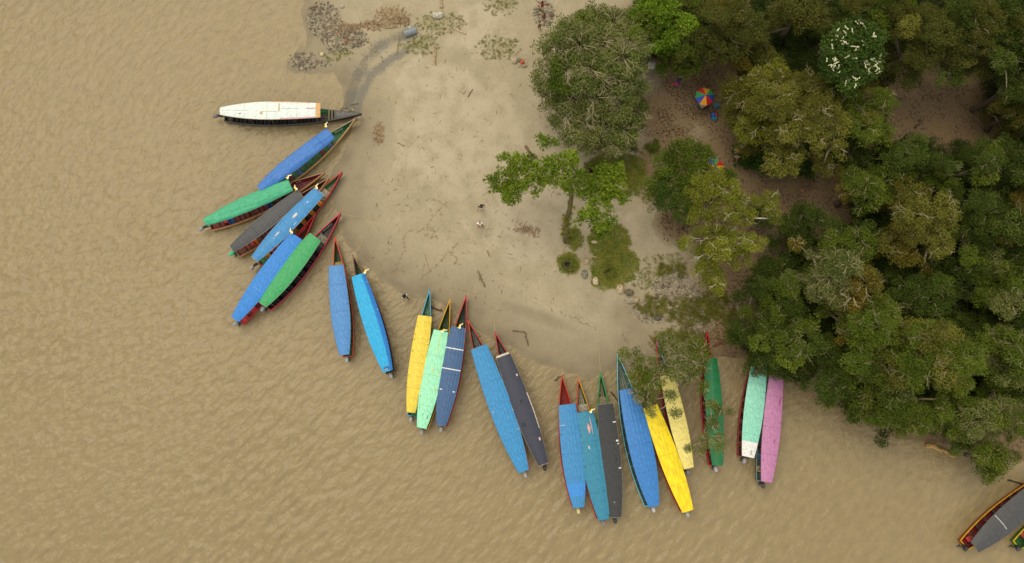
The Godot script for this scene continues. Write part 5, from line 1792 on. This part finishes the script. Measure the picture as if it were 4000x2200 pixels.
func build_props() -> void:
	var r := RandomNumberGenerator.new()
	r.seed = 5
	# culvert
	var c := on(1604, 128)
	var root := thing("culvert_pipe", "corrugated grey steel culvert at the head of the creek", "pipe", c, 0.32)
	var st := st_new()
	var prof := []
	for k in 33:
		prof.append([0.36 + 0.018 * sin(k * 1.57), -0.55 + k * 1.1 / 32.0])
	for k in range(32, -1, -2):
		prof.append([0.33, -0.55 + k * 1.1 / 32.0])
	lathe(st, Vector3(0, 0.16, 0), prof, 18, Basis(Vector3.BACK, PI / 2), false, false)
	part("pipe_wall", done(st), mat("8f979a", 0.5, grime_tex, Vector3.ONE, 0.3), root)
	# red ball, with the stones built beside it
	var p := on(2040, 246)
	var ball := part("beach_ball", null, mat("d2503c", 0.5, grime_tex), self)
	st = st_new()
	st.set_smooth_group(0)
	for i in 8:
		for k in 12:
			var e := []
			for q in [[i, k], [i, k + 1], [i + 1, k + 1], [i + 1, k]]:
				var a: float = PI * q[0] / 8.0
				var b: float = TAU * q[1] / 12.0
				var bump := 1.0 - 0.02 * absf(sin(b * 3.0))
				e.append(Vector3(sin(a) * cos(b), cos(a), sin(a) * sin(b)) * 0.19 * bump)
			quad(st, e[0], e[1], e[2], e[3])
	ball.mesh = done(st)
	ball.position = p + Vector3(0, 0.17, 0)
	tag(ball, "faded red ball lying among stones on the sand", "ball")
	# white table
	p = on(2541, 268)
	root = thing("round_table", "round white plastic table at the edge of the twiggy tree", "table", p, 0.4)
	st = st_new()
	lathe(st, Vector3(0, 0.72, 0), [[0.33, -0.03], [0.36, -0.02], [0.365, 0.0], [0.35, 0.018], [0.05, 0.02]], 22)
	part("table_top", done(st), mat("dcdacc", 0.5, grime_tex), root)
	for k in 4:
		var a := k * PI / 2
		st = st_new()
		tube(st, [Vector3(cos(a) * 0.2, 0.70, sin(a) * 0.2), Vector3(cos(a) * 0.3, 0, sin(a) * 0.3)], [0.03, 0.025], 6)
		part("leg", done(st), mat("dcdacc", 0.5), root)
	# umbrellas, vendor cart and stools
	umbrella("large umbrella striped red, green, blue and yellow beside the olive tree", on(2731, 410), 0.82, 2.25, ["b01420", "d0901a", "2f3f96", "1c8a48", "b3161c", "c28a14", "2a8a3c", "2f3f96"], -0.61, Vector3.ZERO)
	umbrella("smaller green, red and yellow umbrella half hidden by the feathery tree", on(2768, 677), 0.85, 2.1, ["e0b010", "2f56a0", "2f9a5a", "c22018", "e0b010", "2f56a0", "2f9a5a", "c22018"], 0.17, Vector3.ZERO)
	p = on(2742, 418)
	root = thing("vendor_cart", "small dark vendor cart on wheels under the striped umbrella", "cart", p, 0.5)
	st = st_new()
	box(st, Vector3(0, 0.62, 0), Vector3(0.8, 0.42, 0.5), Basis.IDENTITY, 0.03)
	part("body", done(st), paint("6a5a50", 0.6), root)
	st = st_new()
	box(st, Vector3(0, 0.85, 0), Vector3(0.86, 0.03, 0.56), Basis.IDENTITY, 0.01)
	part("counter", done(st), paint("c4bfae", 0.5), root)
	st = st_new()
	for sd in [-1.0, 1.0]:
		tube(st, [Vector3(-0.4, 0.7, 0.2 * sd), Vector3(-0.85, 0.9, 0.2 * sd)], [0.02, 0.02], 6)
	tube(st, [Vector3(-0.85, 0.9, -0.22), Vector3(-0.85, 0.9, 0.22)], [0.022, 0.022], 6)
	part("push_bar", done(st), mat("8a8a88", 0.4, null, Vector3.ONE, 0.6), root)
	for w in [[0.25, 0.32], [0.25, -0.32], [-0.3, 0.0]]:
		st = st_new()
		var ring := []
		for k in 17:
			var a := TAU * k / 16.0
			ring.append(Vector3(w[0] + cos(a) * 0.24, 0.27 + sin(a) * 0.24, w[1]))
		var rr := []
		rr.resize(17)
		rr.fill(0.028)
		tube(st, ring, rr, 6)
		var wheel := part("wheel", done(st), mat("241f1c", 0.8), root)
		st = st_new()
		for k in 6:
			var a := TAU * k / 6.0
			tube(st, [Vector3(w[0], 0.27, w[1]), Vector3(w[0] + cos(a) * 0.22, 0.27 + sin(a) * 0.22, w[1])], [0.012, 0.008], 4)
		part("spokes", done(st), mat("9a9a98", 0.4, null, Vector3.ONE, 0.6), wheel)
	stool("blue plastic stool beside the striped umbrella's lower right", on(2795, 418), 0.3, "1786b0")
	stool("blue plastic stool standing alone below the striped umbrella", on(2787, 466), 0.9, "1786b0")
	p = on(2782, 454)
	root = thing("water_drum", "small blue drum with a red cloth beside the lower blue stool", "drum", p)
	st = st_new()
	lathe(st, Vector3.ZERO, [[0.16, 0.0], [0.19, 0.03], [0.2, 0.25], [0.19, 0.5], [0.16, 0.56], [0.06, 0.58]], 14)
	part("barrel", done(st), mat("1c4f9a", 0.45), root)
	st = st_new()
	box(st, Vector3(0.22, 0.5, 0.02), Vector3(0.3, 0.05, 0.24), Basis(Vector3.BACK, -0.3), 0.02)
	part("cloth", done(st), mat("c22430", 0.9), root)
	# people
	person("bather with arms spread, red-brown top and pale shorts, at the top edge", on(2116, 44), 1.2, 1.6, "arms_out", "7a4a34", "7a2c1c", "d8c0a0", "1a120e")
	person("bare-skinned child standing among cobbles below the bather with spread arms", on(2125, 80), 1.5, 1.15, "stand", "7a4430", "8a3f2c", "6a3626", "120c0a")
	person("smallest child standing at the corner of the twiggy tree", on(2107, 115), 1.7, 1.0, "walk", "6f3e2c", "6f3e2c", "5f3022", "100b09")
	person("person running in navy top and bright pink trousers on the shaded ground", on(2636, 334), -0.2, 1.55, "run", "5a3424", "1c3374", "e0285c", "0d0a0a")
	person("person in black and white clothes standing on the open sand", on(1882, 818), -1.2, 1.65, "stand", "b07c5e", "1c1a1c", "dcdad2", "1a1412")
	person("person in a white shirt and dark trousers holding something on the open sand", on(1877, 884), -1.5, 1.7, "hold", "a8745a", "f0f0f0", "1c1a1e", "9a6a4a")
	person("person with white top and dark hat at the water's edge near the yellow canoe", on(1588, 1164), -0.9, 1.6, "walk", "8a5a40", "eceae6", "20242c", "14100e", "1c1a1c")
	person("person in white shirt and orange cap, middle of the group by the dark bush", on(2863, 606), -1.8, 1.65, "stand", "9a6448", "d8d4cc", "5a4a40", "2a1a12", "b0561c")
	person("person in a white cap half hidden by the dark bush", on(2874, 592), -1.2, 1.65, "stand", "7a4c36", "2a2c34", "22242a", "1a1412", "dcdad4")
	person("person with black bag and bare legs, nearest of the group by the dark bush", on(2868, 626), -1.6, 1.55, "hold", "a87a5a", "c4a888", "1a1818", "14100e")
	# mooring ropes
	for e in [[1307, 928, 0.95, 1345, 870, "rope from the orange-red bow across the wet sand"], [1378, 998, 0.95, 1450, 880, "rope from the cyan canoe's bow across the wet sand"], [1329, 834, 0.95, 1468, 857, "rope from the crimson bow to the debris on the sand"], [1821, 1156, 0.95, 1862, 1085, "rope from the slate canoe's bow to the brown log"], [2346, 1457, 0.95, 2340, 1290, "rope from the green-railed bow up the beach"], [2195, 1469, 0.95, 2205, 1380, "rope from the red bow with yellowish motor up the beach"], [2413, 1385, 0.9, 2402, 1240, "rope from the pale blue bow up the beach"], [1933, 1299, 0.95, 1930, 1180, "rope from the navy canoe's bow up the beach"]]:
		var a := ray(e[0], e[1], e[2])
		var b := on(e[3], e[4])
		var foot := Vector3(b.x, b.y, b.z)
		st = st_new()
		var pts := []
		var radii := []
		for k in 9:
			var t := k / 8.0
			var q := a.lerp(b, t)
			q.y = maxf(lerpf(a.y, b.y, pow(t, 0.6)) - 0.25 * sin(t * PI), maxf(ground_y(q.x, q.z), 0.0) + 0.02)
			pts.append(q - foot)
			radii.append(0.014)
		tube(st, pts, radii, 5)
		var o := part("mooring_rope", done(st), mat("b8a77c", 0.9), self)
		o.position = foot
		tag(o, e[5], "rope", "mooring ropes")

# ---------------------------------------------------------------- everything
func _ready() -> void:
	var cam := Camera3D.new()
	cam.name = "camera"
	cam.fov = rad_to_deg(2.0 * atan(1100.0 / F))
	cam.position = Vector3(0, CAM_H, 0)
	cam.rotation = Vector3(-PI / 2 + TILT, 0, 0)
	cam.near = 0.5
	cam.far = 3000.0
	add_child(cam)
	cam.current = true
	var we := WorldEnvironment.new()
	we.name = "environment"
	var env := Environment.new()
	env.background_mode = Environment.BG_SKY
	var sm := ProceduralSkyMaterial.new()
	sm.sky_top_color = Color(0.895, 0.885, 0.87)
	sm.sky_horizon_color = Color(0.83, 0.82, 0.805)
	sm.sky_curve = 0.2
	sm.ground_bottom_color = Color(0.25, 0.22, 0.17)
	sm.ground_horizon_color = Color(0.6, 0.6, 0.58)
	sm.sun_angle_max = 1.0
	var sky := Sky.new()
	sky.sky_material = sm
	env.sky = sky
	env.tonemap_mode = Environment.TONE_MAPPER_LINEAR
	env.tonemap_exposure = 1.3
	env.sdfgi_enabled = true
	env.ssao_enabled = true
	env.ssil_enabled = true
	we.environment = env
	add_child(we)
	var sun := DirectionalLight3D.new()
	sun.name = "sun"
	sun.light_energy = 0.5
	sun.light_color = Color(1.0, 0.96, 0.88)
	sun.light_angular_distance = 45.0
	sun.shadow_enabled = true
	sun.rotation_degrees = Vector3(-66, -138, 0)
	add_child(sun)

	grime_tex = noise_tex(3, 0.02, 6, 0.83, 1.0, 512, 1.5)
	bark_tex = noise_tex(4, 0.03, 5, 0.6, 1.0, 256, 1.6)
	build_ground()
	print("ground")
	leaf_mat = StandardMaterial3D.new()
	leaf_mat.vertex_color_use_as_albedo = true
	leaf_mat.roughness = 0.6
	leaf_mat.metallic_specular = 0.12
	leaf_mat.backlight = Color(0.25, 0.3, 0.1)
	clump_meshes = [make_clump(1, 72, 0.47, 0.13, 0.07), make_clump(2, 40, 0.47, 0.22, 0.105), make_clump(3, 30, 0.26, 0.16, 0.03), make_clump(4, 5, 0.4, 0.16, 0.09)]
	build_forest()
	print("forest")
	for d in BOATS:
		canoe(d)
	print("canoes")
	build_details()
	print("details")
	build_props()
	print("props")
